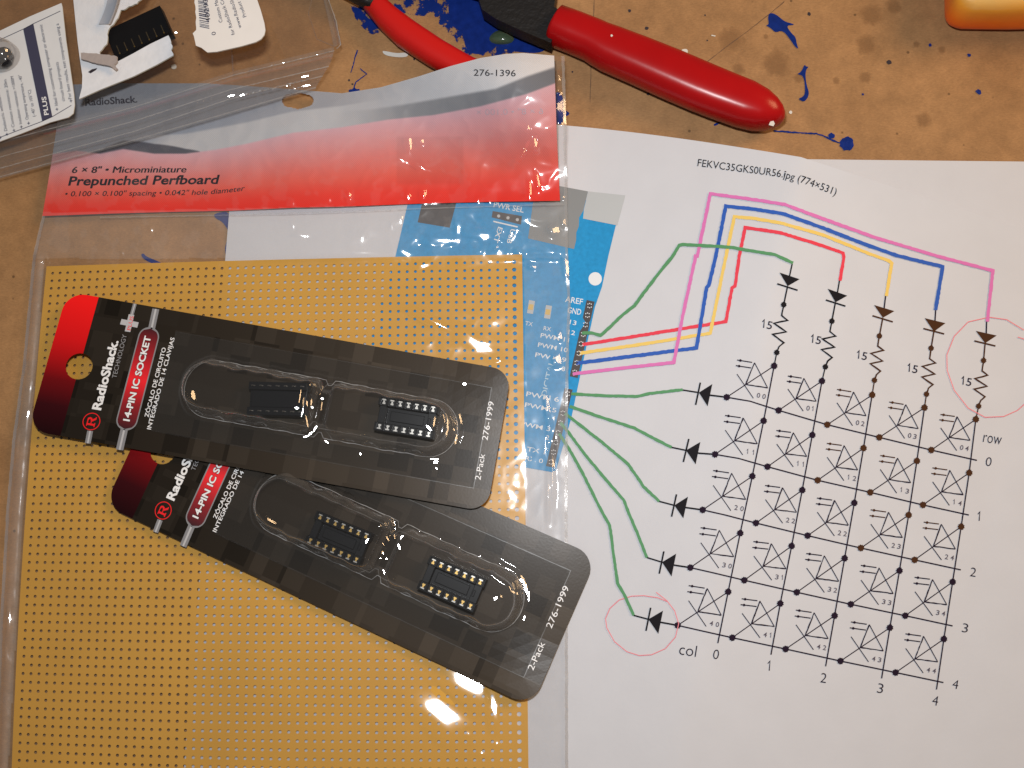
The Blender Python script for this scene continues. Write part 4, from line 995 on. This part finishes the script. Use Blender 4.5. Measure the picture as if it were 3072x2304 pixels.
def set_socket(o, corners, z, tilt=(0, 0)):
    q = [np.array(P(x, y, z + .002)) for x, y in corners]
    c = sum(q) / 4; d = (q[1] - q[0]) + (q[2] - q[3])
    o.location = (float(c[0]), float(c[1]), z); o.rotation_euler = (tilt[0], tilt[1], math.atan2(d[1], d[0]))
def dup(root, label):
    r = root.copy(); COL.objects.link(r); r['label'] = label
    for ch in root.children:
        c = ch.copy(); COL.objects.link(c); c.parent = r
    return r
sB = make_socket('black chip socket with bright silver contacts, right half of the upper blister pack', gold=False)
set_socket(sB, [(1142.8, 1189), (1319.8, 1218.5), (1300, 1321), (1123, 1294)], Z1 + .0012)
sD = make_socket('black chip socket with gold contacts, beside the 2-Pack end of the lower card')
set_socket(sD, [(1287.6, 1668.5), (1461.2, 1739.4), (1429.4, 1840.7), (1251.4, 1759.7)], Z2 + .0012)
sC = dup(sD, 'black chip socket in the lower blister pack, just below the edge of the upper card')
set_socket(sC, [(948.7, 1541), (1121.7, 1605.4), (1085.5, 1697), (916, 1619)], Z2 + .0012)
sA = make_socket('dark chip socket lying upside down, left half of the upper blister pack', pins_up=True)
set_socket(sA, [(758.5, 1145), (922, 1149.5), (913, 1253), (752, 1249)], Z1 + .0012)

# ------------------------------------------------------------------ pliers with red dipped grips
def loft(m, st, zc, hh, mi=0, nseg=20, pw=2.0):
    """st: (px, py, half width px, [height factor]); superellipse sections"""
    C = [np.array(P(s[0], s[1], zc)) for s in st]; b = len(m.v)
    for i, s in enumerate(st):
        t = C[min(i + 1, len(C) - 1)] - C[max(i - 1, 0)]; t /= np.linalg.norm(t)
        nrm = np.array([-t[1], t[0], 0]); nrm /= np.linalg.norm(nrm)
        w = s[2] * (CAM[2] - zc) / F_PX / abs(ray(s[0], s[1])[2]) ; h = hh * (s[3] if len(s) > 3 else 1)
        for k in range(nseg):
            a = 2 * math.pi * k / nseg; ca, sa = math.cos(a), math.sin(a)
            cx_ = math.copysign(abs(ca) ** (2 / pw), ca); cz_ = math.copysign(abs(sa) ** (2 / pw), sa)
            m.v.append(tuple(C[i] + nrm * w * cx_ + np.array([0, 0, h * cz_])))
    for i in range(len(st) - 1):
        for k in range(nseg):
            j = (k + 1) % nseg
            m.f.append((b + i * nseg + k, b + i * nseg + j, b + (i + 1) * nseg + j, b + (i + 1) * nseg + k)); m.m.append(mi)
    m.f.append(tuple(b + k for k in range(nseg))[::-1]); m.m.append(mi); m.f.append(tuple(b + (len(st) - 1) * nseg + k for k in range(nseg))); m.m.append(mi)
PL = tag(empty('pliers', P(650, -270, 0)), 'pliers with two red dipped grips and dark metal arms, spread open on the table', 'pliers')
GRIP = mat('red_vinyl_grip', (.34, .004, .005), .26, spec=.24, bump=.05, bscale=240, var=.1, vscale=60)
STEEL = mat('dark_oiled_steel', (.012, .011, .011), .5, metal=.4, bump=.6, bscale=700)
m = M(); loft(m, [(1664, 76, 53), (1668, 78, 58), (1720, 97, 59), (1776, 120, 60), (1800, 133, 63), (1830, 147, 67), (1919, 183, 70), (2016, 224, 73), (2100, 260, 73), (2154, 282, 72), (2235, 313, 70, 1), (2280, 331, 62, .97), (2312, 343, 48, .88), (2334, 350, 32, .7), (2347, 355, 17, .45), (2353, 357, 4, .12)], .0078, .0068, pw=2.5)
g1 = obj('grip', m, GRIP, PL, smooth=True)
m = M(); loft(m, [(1110, -2, 28), (1114, 2, 33), (1165, 56, 39), (1218, 101, 44), (1308, 160, 43), (1390, 206, 42), (1470, 246, 42), (1560, 288, 37), (1600, 306, 26, .8), (1615, 313, 8, .3)], .0055, .0043, pw=2.4)
obj('grip', m, mat('red_vinyl_grip_bright', (.50, .010, .008), .35, spec=.30, bump=.1, bscale=180), PL, smooth=True)
for (x, y, r, z) in ((1835, 107, 4, .0147), (2314, 371, 8, .0112)):
    m = M(); disc(m, x, y, r, z, 0, 7, wob=.35); obj('paint_chip', m, WP, PL)
def slab(m, pts, z, th, mi=0, mi_side=None, zfun=None):
    zz = zfun or (lambda x, y: z)
    poly(m, pts, zz, mi); n = len(pts)
    top = [P(x, y, zz(x, y)) for x, y in pts]; bot = [(p[0], p[1], p[2] - th) for p in top]
    m.add(top + bot, [(i, (i + 1) % n, n + (i + 1) % n, n + i) for i in range(n)], mi if mi_side is None else mi_side)
m = M(); slab(m, [(1690, 36), (1662, 20), (1670, -30), (1500, -190), (1000, -430), (700, -430), (590, -330), (650, -220), (1000, -160), (1290, -70), (1428, -30), (1446, 28), (1487, 56), (1560, 90), (1652, 128)], .0105, .006)
o = obj('metal_arm', m, STEEL, PL)
m = M(); loft(m, [(1125, 14, 22), (1080, -14, 26), (1000, -60, 30), (850, -150, 40), (650, -270, 70), (560, -330, 50)], .0070, .0035, pw=3)
obj('metal_arm', m, STEEL, PL, smooth=True)

# ------------------------------------------------------------------ orange and cream block, upper right
bm = bmesh.new(); bmesh.ops.create_cube(bm, size=1.0)
p0 = np.array(P(2818, 108, 0)); 
for v in bm.verts: v.co = Vector(((v.co.x + .5) * .075, (v.co.y + .5) * .045, (v.co.z + .5) * .0175 + .0012))
bmesh.ops.bevel(bm, geom=bm.edges[:], offset=.0052, segments=6, profile=.55, affect='EDGES')
bmesh.ops.subdivide_edges(bm, edges=[e for e in bm.edges if e.calc_length() > .008], cuts=8, use_grid_fill=True)
for v in bm.verts:
    w = noise.fractal(Vector(v.co) * 130, 1, 2, 3); v.co.z += .0005 * w; v.co.y += .0005 * noise.noise(Vector(v.co) * 160 + Vector((5, 0, 0)))
me = bpy.data.meshes.new('wrapped_block'); bm.to_mesh(me); bm.free()
for p_ in me.polygons: p_.use_smooth = True
ob = bpy.data.objects.new('wrapped_block', me); COL.objects.link(ob); ob.location = (float(p0[0]), float(p0[1]), 0); ob.rotation_euler = (0, 0, math.radians(-2.5))
om = mat('cream_to_orange_wrapper', (.8, .4, .1), .33, spec=.5, coat=.2, bump=.9, bscale=110); nt = om.node_tree; b = nt.nodes['Principled BSDF']
tc = nt.nodes.new('ShaderNodeTexCoord'); sp = nt.nodes.new('ShaderNodeSeparateXYZ'); nt.links.new(tc.outputs['Object'], sp.inputs[0])
no = nt.nodes.new('ShaderNodeTexNoise'); no.inputs['Scale'].default_value = 60; nt.links.new(tc.outputs['Object'], no.inputs['Vector'])
ma = nt.nodes.new('ShaderNodeMath'); ma.operation = 'MULTIPLY_ADD'; ma.inputs[1].default_value = .007; nt.links.new(no.outputs[0], ma.inputs[0]); nt.links.new(sp.outputs[2], ma.inputs[2])
mr = nt.nodes.new('ShaderNodeMapRange'); mr.inputs[1].default_value = .003; mr.inputs[2].default_value = .025; nt.links.new(ma.outputs[0], mr.inputs[0])
cr = nt.nodes.new('ShaderNodeValToRGB'); e = cr.color_ramp.elements; e[0].position = .1; e[0].color = (.78, .055, .002, 1); e[1].position = .97; e[1].color = (.60, .49, .20, 1)
q = e.new(.42); q.color = (.86, .17, .005, 1); q = e.new(.74); q.color = (.80, .32, .03, 1)
nt.links.new(mr.outputs[0], cr.inputs[0]); nt.links.new(cr.outputs[0], b.inputs['Base Color'])
me.materials.append(om)
tag(ob, 'crinkled cream block fading to orange along its lower side, at the top right corner', 'packet')

# ------------------------------------------------------------------ opened clear tray, upper left
TRAY = tag(empty('clear_tray', P(500, 200, 0)), 'clear stiff plastic clamshell tray with ridged front wall, lying over the bag top', 'plastic tray')
CLEAR = clear_plastic('tray_plastic', (.80, .78, .77), .05, .07, 1.3, .30, bump=.08, bscale=200, bdist=.0003)
rails = [  # polylines across the front wall, from the top plate down to the flange (photo position, height)
    ([(-120, 455), (0, 412), (400, 310), (699, 214), (1001, 141)], .0160), ([(-120, 468), (0, 425), (400, 322), (699, 226), (1003, 152)], .0164),
    ([(-120, 478), (0, 435), (400, 332), (697, 236), (1000, 162)], .0150), ([(-120, 505), (0, 463), (400, 356), (694, 262), (990, 192)], .0105),
    ([(-120, 513), (0, 471), (400, 364), (692, 269), (986, 199)], .0112), ([(-120, 522), (0, 480), (400, 373), (690, 277), (980, 208)], .0098),
    ([(-120, 541), (0, 498), (400, 388), (687, 292), (972, 222)], .0088), ([(-120, 548), (0, 505), (400, 395), (686, 298), (968, 228)], .0096), ([(-120, 556), (0, 512), (400, 402), (684, 304), (964, 234)], .0085),
    ([(-120, 574), (0, 530), (400, 421), (680, 340), (948, 262)], .0072), ([(-120, 580), (0, 536), (400, 427), (680, 346), (948, 268)], .0070)]
m = M(); rr = [[P(x, y, z + .0003 * nz(x, y, 60, 2)) for x, y in subdiv(r, 1e9 if False else 14)] for r, z in [([tuple(np.array([np.interp(t, [0, .1, .42, .72, 1], [p[0] for p in r]), np.interp(t, [0, .1, .42, .72, 1], [p[1] for p in r])])) for t in np.linspace(0, 1, 90)], z) for r, z in rails] ] if False else []
for r, z in rails:
    tt = np.linspace(0, 1, 120); xs = np.interp(tt, [0, .1, .42, .72, 1], [p[0] for p in r]); ys = np.interp(tt, [0, .1, .42, .72, 1], [p[1] for p in r])
    for x, y in zip(xs, ys): m.v.append(P(x, y, z + .00018 * nz(x, y, 50, 2)))
for j in range(len(rails) - 1):
    for i in range(119): a = j * 120 + i; m.f.append((a, a + 120, a + 121, a + 1)); m.m.append(0)
obj('front_wall', m, CLEAR, TRAY, smooth=True)
RIDGE = clear_plastic('tray_ridge', (.80, .78, .76), .10, .22, 2.0, .3)
for (r, z), w in zip(rails, (0, 2.2, 0, 0, 2.4, 0, 0, 2.6, 0, 2.6, 0)):
    if w:
        m = M(); tt = np.linspace(0, 1, 160); xs = np.interp(tt, [0, .1, .42, .72, 1], [p[0] for p in r]); ys = np.interp(tt, [0, .1, .42, .72, 1], [p[1] for p in r])
        ribbon(m, list(zip(xs, ys)), w, lambda x, y: z + .0004, step=1e9, jag=.6); obj('ridge', m, RIDGE, TRAY)
# right wall
rw = [([(1001, 141), (985, 60), (966, -20), (950, -90)], .0160), ([(1006, 140), (990, 58), (971, -20), (956, -90)], .0163), ([(1019, 132), (1003, 62), (982, 0), (965, -90)], .0085), ([(1024, 138), (1008, 62), (986, 0), (970, -90)], .0078)]
m = M()
for r, z in rw:
    for x, y in subdiv(r, 1e9): m.v.append(P(x, y, z))
for j in range(3):
    for i in range(3): a = j * 4 + i; m.f.append((a, a + 1, a + 5, a + 4)); m.m.append(0)
obj('side_wall', m, CLEAR, TRAY, smooth=True)
# raised floor plate with a step line
m = M(); NX = 60
def tp(s, t):
    x = -120 + (1001 + 120) * s; yb = interp(rails[0][0], x); return x - 50 * t * s, yb + (-120 - yb) * t
grid(m, tp, 60, 24, lambda x, y: .0160 - .0012 * sst(700, 640, x) + .00025 * nz(x, y, 90, 4))
obj('top_plate', m, clear_plastic('tray_plate', (.90, .88, .86), .03, .015, .8, .2, bump=.08, bscale=150, bdist=.0003), TRAY, smooth=True)
m = M(); ribbon(m, [(699, 214), (696, 160), (680, 60), (660, -60)], 5, .0162, step=10); 
STEP = clear_plastic('tray_edge', (.75, .72, .70), .08, .05, 1.2, .2); obj('step_edge', m, STEP, TRAY)
m = M(); ribbon(m, [(950, -60), (925, 40), (950, 117), (1000, 138)], 2.5, .0163, step=10, jag=.4); obj('step_edge', m, STEP, TRAY)
m = M(); ribbon(m, [(970, -90), (986, 0), (1008, 62), (1022, 134), (1010, 146)], 3, .0088, step=8, jag=.5); obj('step_edge', m, RIDGE, TRAY)

# specification card, torn card and bar code card lying in and on the tray
CARDW = mat('white_card', (.66, .67, .68), .6, spec=.3, var=.04, vscale=120, bump=.1, bscale=500); CARDE = mat('white_card_edge', (.45, .42, .34), .8)
NAVY = mat('navy_ink', (.045, .045, .085), .6)
ZS = .0186
m = M(); slab(m, [(-60, 116), (0, 92), (90, 49), (184, 9), (187, 20), (198, 120), (212, 215), (222, 285), (224, 315), (220, 340), (205, 352), (150, 367), (60, 402), (0, 424), (-60, 446)], ZS, .0004, 0, 1)
SPEC = tag(obj('specification_card', m, [CARDW, CARDE]), 'white printed card with black PLUS band and bulleted text, at the left edge', 'printed card')
zs = ZS + .00012
m = M(); poly(m, [(69.6, 87), (100, 71), (157, 350), (126.6, 364)], zs, 0)
ribbon(m, [(-40, 136), (0, 119), (70, 87), (100, 71), (181, 33)], 1.8, zs, 0); ribbon(m, [(-40, 430), (0, 412), (126, 364), (157, 350), (214, 316)], 1.8, zs, 0)
def stext(s, a, b, cap, bd=.0, z=zs, mi=0): text(m, s, a, b, cap, z, mi, bold=bd)
stext('Ideal for customizing computer or electronic', (174, 316), (126.5, 73), 9.5); stext('circuit board projects', (195, 303), (175, 186), 9.5)
stext('For best results, test components using a', (215, 296), (176, 70), 9.5)
stext('(\u201340\u00b0 to 105\u00b0C)', (107, 349), (92, 269), 9); stext('Operating temperature, \u201340\u00b0', (86, 358), (64, 224), 9)
stext('Insulation resistance: >1000M', (66, 371), (40, 228), 9); stext('Contact resistance: 20m', (44, 381), (19, 238), 9); stext('Dielectric withstanding', (22, 392), (-4, 262), 9)
for x, y in ((171, 328), (213, 303), (86, 370), (64, 381), (42, 391), (21, 403), (1, 413)): ribbon(m, [(x - 4, y), (x + 4, y - 1)], 1.8, zs, 0); ribbon(m, [(x - .5, y - 5), (x + .5, y + 4)], 1.8, zs + .00003, 0)
stext('PLUS', (146, 344), (137.5, 289), 13, .02, zs + .0001, 1)
obj('card_print', m, [NAVY, WHITE_INK], SPEC)
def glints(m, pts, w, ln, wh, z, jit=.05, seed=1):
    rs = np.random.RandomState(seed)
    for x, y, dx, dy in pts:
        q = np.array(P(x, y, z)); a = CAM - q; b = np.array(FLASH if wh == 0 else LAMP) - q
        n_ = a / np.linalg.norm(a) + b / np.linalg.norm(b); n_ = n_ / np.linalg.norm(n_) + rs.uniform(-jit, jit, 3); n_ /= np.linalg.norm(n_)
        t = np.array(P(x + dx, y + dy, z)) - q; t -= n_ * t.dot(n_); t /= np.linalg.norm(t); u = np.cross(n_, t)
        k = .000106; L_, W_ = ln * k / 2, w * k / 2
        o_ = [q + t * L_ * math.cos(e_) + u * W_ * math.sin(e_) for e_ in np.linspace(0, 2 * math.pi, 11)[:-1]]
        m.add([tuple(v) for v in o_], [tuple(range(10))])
def along_pts(a, b, n, jit=0, seed=0):
    rs = np.random.RandomState(seed)
    return [(a[0] + (b[0] - a[0]) * t + rs.uniform(-jit, jit), a[1] + (b[1] - a[1]) * t + rs.uniform(-jit, jit), b[0] - a[0], b[1] - a[1]) for t in np.sort(rs.uniform(0, 1, n))]
m = M(); glints(m, along_pts((722, 287), (928, 236), 46, 1.0, 1), 4.5, 7, 0, .0112, .10, 1); obj('glint_facet', m, CLEAR, TRAY)  # added facets that make flash glints along the tray ridges
m = M(); glints(m, along_pts((813, 269), (922, 244), 22, 1.6, 2), 2.5, 4, 0, .0104, .11, 2); obj('glint_facet', m, CLEAR, TRAY)
m = M(); glints(m, along_pts((867, 270), (928, 255), 12, .6, 3), 3.5, 6, 0, .0090, .08, 3); obj('glint_facet', m, CLEAR, TRAY)
m = M(); glints(m, along_pts((699, 224), (990, 155), 40, .5, 4), 1.8, 6, 0, .0170, .14, 4); obj('glint_facet', m, CLEAR, TRAY)
m = M(); glints(m, [(915, 229, 4, -1)], 3.2, 22, 0, .0115, 0); obj('glint_facet', m, CLEAR, TRAY)
m = M(); glints(m, [(919, 257, 4, -1)], 3.2, 22, 0, .0115, 0); obj('glint_facet', m, CLEAR, TRAY)
m = M(); glints(m, [(694, 287, 4, -1)], 3.2, 22, 0, .0115, 0); obj('glint_facet', m, CLEAR, TRAY)
m = M(); glints(m, [(528, 98, 1, 0)], 5, 6, 0, .0180, 0); obj('glint_facet', m, CLEAR, TRAY)
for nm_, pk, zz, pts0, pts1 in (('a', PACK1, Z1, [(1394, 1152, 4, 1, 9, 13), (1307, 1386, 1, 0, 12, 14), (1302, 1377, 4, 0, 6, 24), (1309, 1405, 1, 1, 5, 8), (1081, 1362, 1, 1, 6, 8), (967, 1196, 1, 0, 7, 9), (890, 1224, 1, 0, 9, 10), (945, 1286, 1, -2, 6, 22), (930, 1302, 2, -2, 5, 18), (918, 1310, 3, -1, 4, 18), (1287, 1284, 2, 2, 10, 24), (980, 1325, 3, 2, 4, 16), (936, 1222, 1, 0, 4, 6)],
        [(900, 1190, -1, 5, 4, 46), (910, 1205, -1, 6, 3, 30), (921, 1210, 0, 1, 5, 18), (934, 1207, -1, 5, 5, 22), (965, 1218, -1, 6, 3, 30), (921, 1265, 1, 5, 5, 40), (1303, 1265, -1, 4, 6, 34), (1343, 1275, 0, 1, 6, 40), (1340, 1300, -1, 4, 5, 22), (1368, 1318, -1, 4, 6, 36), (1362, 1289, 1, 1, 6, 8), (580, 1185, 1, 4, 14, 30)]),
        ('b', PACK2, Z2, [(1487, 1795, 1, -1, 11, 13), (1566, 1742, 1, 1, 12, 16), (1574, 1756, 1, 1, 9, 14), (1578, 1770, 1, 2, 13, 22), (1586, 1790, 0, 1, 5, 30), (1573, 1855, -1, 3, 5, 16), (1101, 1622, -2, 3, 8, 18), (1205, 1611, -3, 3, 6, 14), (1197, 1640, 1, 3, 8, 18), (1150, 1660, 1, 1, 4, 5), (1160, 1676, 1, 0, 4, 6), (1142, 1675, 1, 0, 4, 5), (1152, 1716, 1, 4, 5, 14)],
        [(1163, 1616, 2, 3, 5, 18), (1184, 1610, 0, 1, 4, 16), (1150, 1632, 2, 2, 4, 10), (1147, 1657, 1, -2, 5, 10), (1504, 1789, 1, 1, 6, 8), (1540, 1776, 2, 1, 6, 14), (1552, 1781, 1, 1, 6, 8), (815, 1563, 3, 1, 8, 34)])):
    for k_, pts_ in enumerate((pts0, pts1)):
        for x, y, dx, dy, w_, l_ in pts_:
            m = M(); glints(m, [(x, y, dx, dy)], w_ * (.62, .85)[k_], l_ * .9, k_, zz + .0092, .006); obj('glint_facet', m, BLISTER, pk)  # added facet for one glint, not part of the blister moulding
# small black capsule under a clear bubble on that card
m = M(); loft(m, [(-30, 178, 8, .4), (-22, 177, 22, .9), (0, 174, 32), (18, 172, 33), (30, 170, 26, .85), (38, 169, 10, .4)], ZS + .0026, .0024)
BUZ = obj('round_component', m, mat('gloss_black', (.006, .006, .008), .12, spec=.7), smooth=True)
tag(BUZ, 'small glossy black part under a clear bubble on the specification card', 'electronic part')
m = M(); C = P(8, 172, ZS); n = 24
for f, h in ((1, .0002), (.97, .003), (.8, .0056), (.4, .0066), (.01, .0068)):
    for k in range(n):
        a = 2 * math.pi * k / n; m.v.append((C[0] + .0058 * f * math.cos(a), C[1] + .0052 * f * math.sin(a), ZS + h))
for j in range(4):
    for k in range(n): m.f.append((j * n + k, j * n + (k + 1) % n, (j + 1) * n + (k + 1) % n, (j + 1) * n + k)); m.m.append(0)
obj('bubble', m, CLEAR, SPEC, smooth=True)

def rough(pts, amp, step, seed):
    random.seed(seed); out = []
    for x, y in subdiv(pts, step): out.append((x + random.uniform(-amp, amp), y + random.uniform(-amp, amp)))
    return out
ZTORN = .0176
tear = rough([(430, -4), (395, 18), (361, 31), (358, 44), (348, 60), (340, 72), (331, 81), (320, 101), (323, 110), (319, 130), (312, 140), (300, 157)], 2.2, 8, 4)
pts = [(215, -60), (220, 0), (226, 60), (233, 127), (240, 180), (247, 226), (246, 262), (237, 297)] + [(300, 269), (400, 229), (470, 194)] + rough([(520, 166), (521, 160), (515, 150), (517, 137), (510, 118), (506, 107)], 1.6, 6, 9) + [(450, 132), (400, 160), (354, 184), (330, 190), (305, 180)] + tear[::-1] + [(460, -60)]
m = M(); slab(m, pts, ZTORN, .0006, 0, 1, lambda x, y: ZTORN + .0012 * sst(160, 40, y) * sst(250, 350, x))
TORN = tag(obj('torn_card', m, [mat('torn_white_card', (.70, .71, .74), .75, spec=.2, bump=.5, bscale=420, var=.05, vscale=200), CARDE]), 'plain white card torn open around a black socket, inside the clear tray', 'torn card')
m = M(); g = []
for j in range(11):
    for i in range(5):
        a = i / 4 * 2.6; x = 312 + 26 * math.sin(a) - 16 * (j / 10) ** 2 + 14 * (1 - j / 10); y = -20 + 92 * j / 10
        m.v.append(P(x + i * 4, y, ZTORN + .0016 + .0028 * (1 - math.cos(a)) * (1 - .6 * j / 10)))
for j in range(10):
    for i in range(4): a = j * 5 + i; m.f.append((a, a + 5, a + 6, a + 1)); m.m.append(0)
obj('curled_flap', m, mat('card_shaded_grey', (.42, .43, .47), .8), TORN, smooth=True)  # fold shading of the white flap is put into this grey
m = M(); slab(m, rough([(242, 158), (290, 160), (349, 168), (352, 183), (342, 193), (352, 205), (346, 210), (330, 197), (290, 190), (244, 176)], 1.0, 7, 12), ZTORN + .0022, .0008)
obj('torn_strip', m, mat('card_inner_ply', (.36, .31, .29), .9, bump=.5, bscale=600), TORN)
m = M(); poly(m, [(264, 216), (275, 208), (292, 204), (288, 210), (272, 220)], lambda x, y: ZTORN + .0001, 0); obj('tear_hole', m, DARK, TORN)
# fifth socket in the torn opening, tipped on its side
m = M(); box(m, -9.6, 9.6, -5.2, 5.2, 0, 3.6, 0, mmf); box(m, -9.4, 9.4, -5.1, -1.2, 3.5, 4.6, 0, mmf)
sE = empty('ic_socket', (0, 0, 0)); tag(sE, 'solid black chip socket showing through the torn white card in the tray', 'chip socket', 'chip sockets')
o = obj('body', m, mat('matte_black_plastic', (.005, .005, .006), .5, spec=.2), sE, center=False)
for k in range(7):
    m = M(); x = -7.6 + 2.54 * k; box(m, x - .12, x + .12, -4.9, -1.8, 4.5, 4.66, 0, mmf); box(m, x - .2, x + .2, -4.95, -4.5, 4.5, 4.75, 1, mmf)
    obj('contact', m, [mat('brass_slot', (.05, .035, .015), .5), GOLD], sE, center=False)
q = [(332, 97), (480, 40), (512, 97), (355, 182)]
set_socket(sE, q, ZTORN - .0052)
# bar code card
ZC = .0265
pts = rough([(582, -60), (583, 0), (587, 36), (589, 90), (579, 101), (587, 136)], 1.2, 8, 21) + [(604, 143), (622, 157), (650, 155), (722, 139), (767, 126), (783, 117), (793, 104), (796, 90), (793, 69), (782, 30), (771, -2), (752, -60)]
m = M(); slab(m, pts, ZC, .0005, 0, 1)
BAR = tag(obj('barcode_card', m, [mat('cream_card', (.72, .69, .66), .6, spec=.3, var=.03, vscale=150), CARDE]), 'cream card with rounded corner, bar code stripes and small print, raised on the tray', 'printed card')
zb_ = ZC + .00012; m = M(); random.seed(11)
y = -40
while y < 84:
    w = random.choice((1.5, 2.2, 3.2)); off = y * .22
    ribbon(m, [(594 + off * .3, y), (622 + off * .35, y + 6)], w, zb_, 0); y += w + random.choice((2.0, 3.0, 4.2))
stext('402935', (632, 66), (620, -20), 14, .0, zb_); stext('0', (648, 104), (646, 94), 12, 0, zb_)
stext('Custom Manu', (668, 66), (649, -14), 10.5, 0, zb_); stext('for RadioShack Corp', (705, 103), (664, -18), 10.5, 0, zb_)
stext('www.RadioShack', (725, 83), (692, -26), 10.5, 0, zb_); stext('Product m', (739.5, 49), (715, -12), 10.5, 0, zb_)
obj('card_print', m, [NAVY, WHITE_INK], BAR)
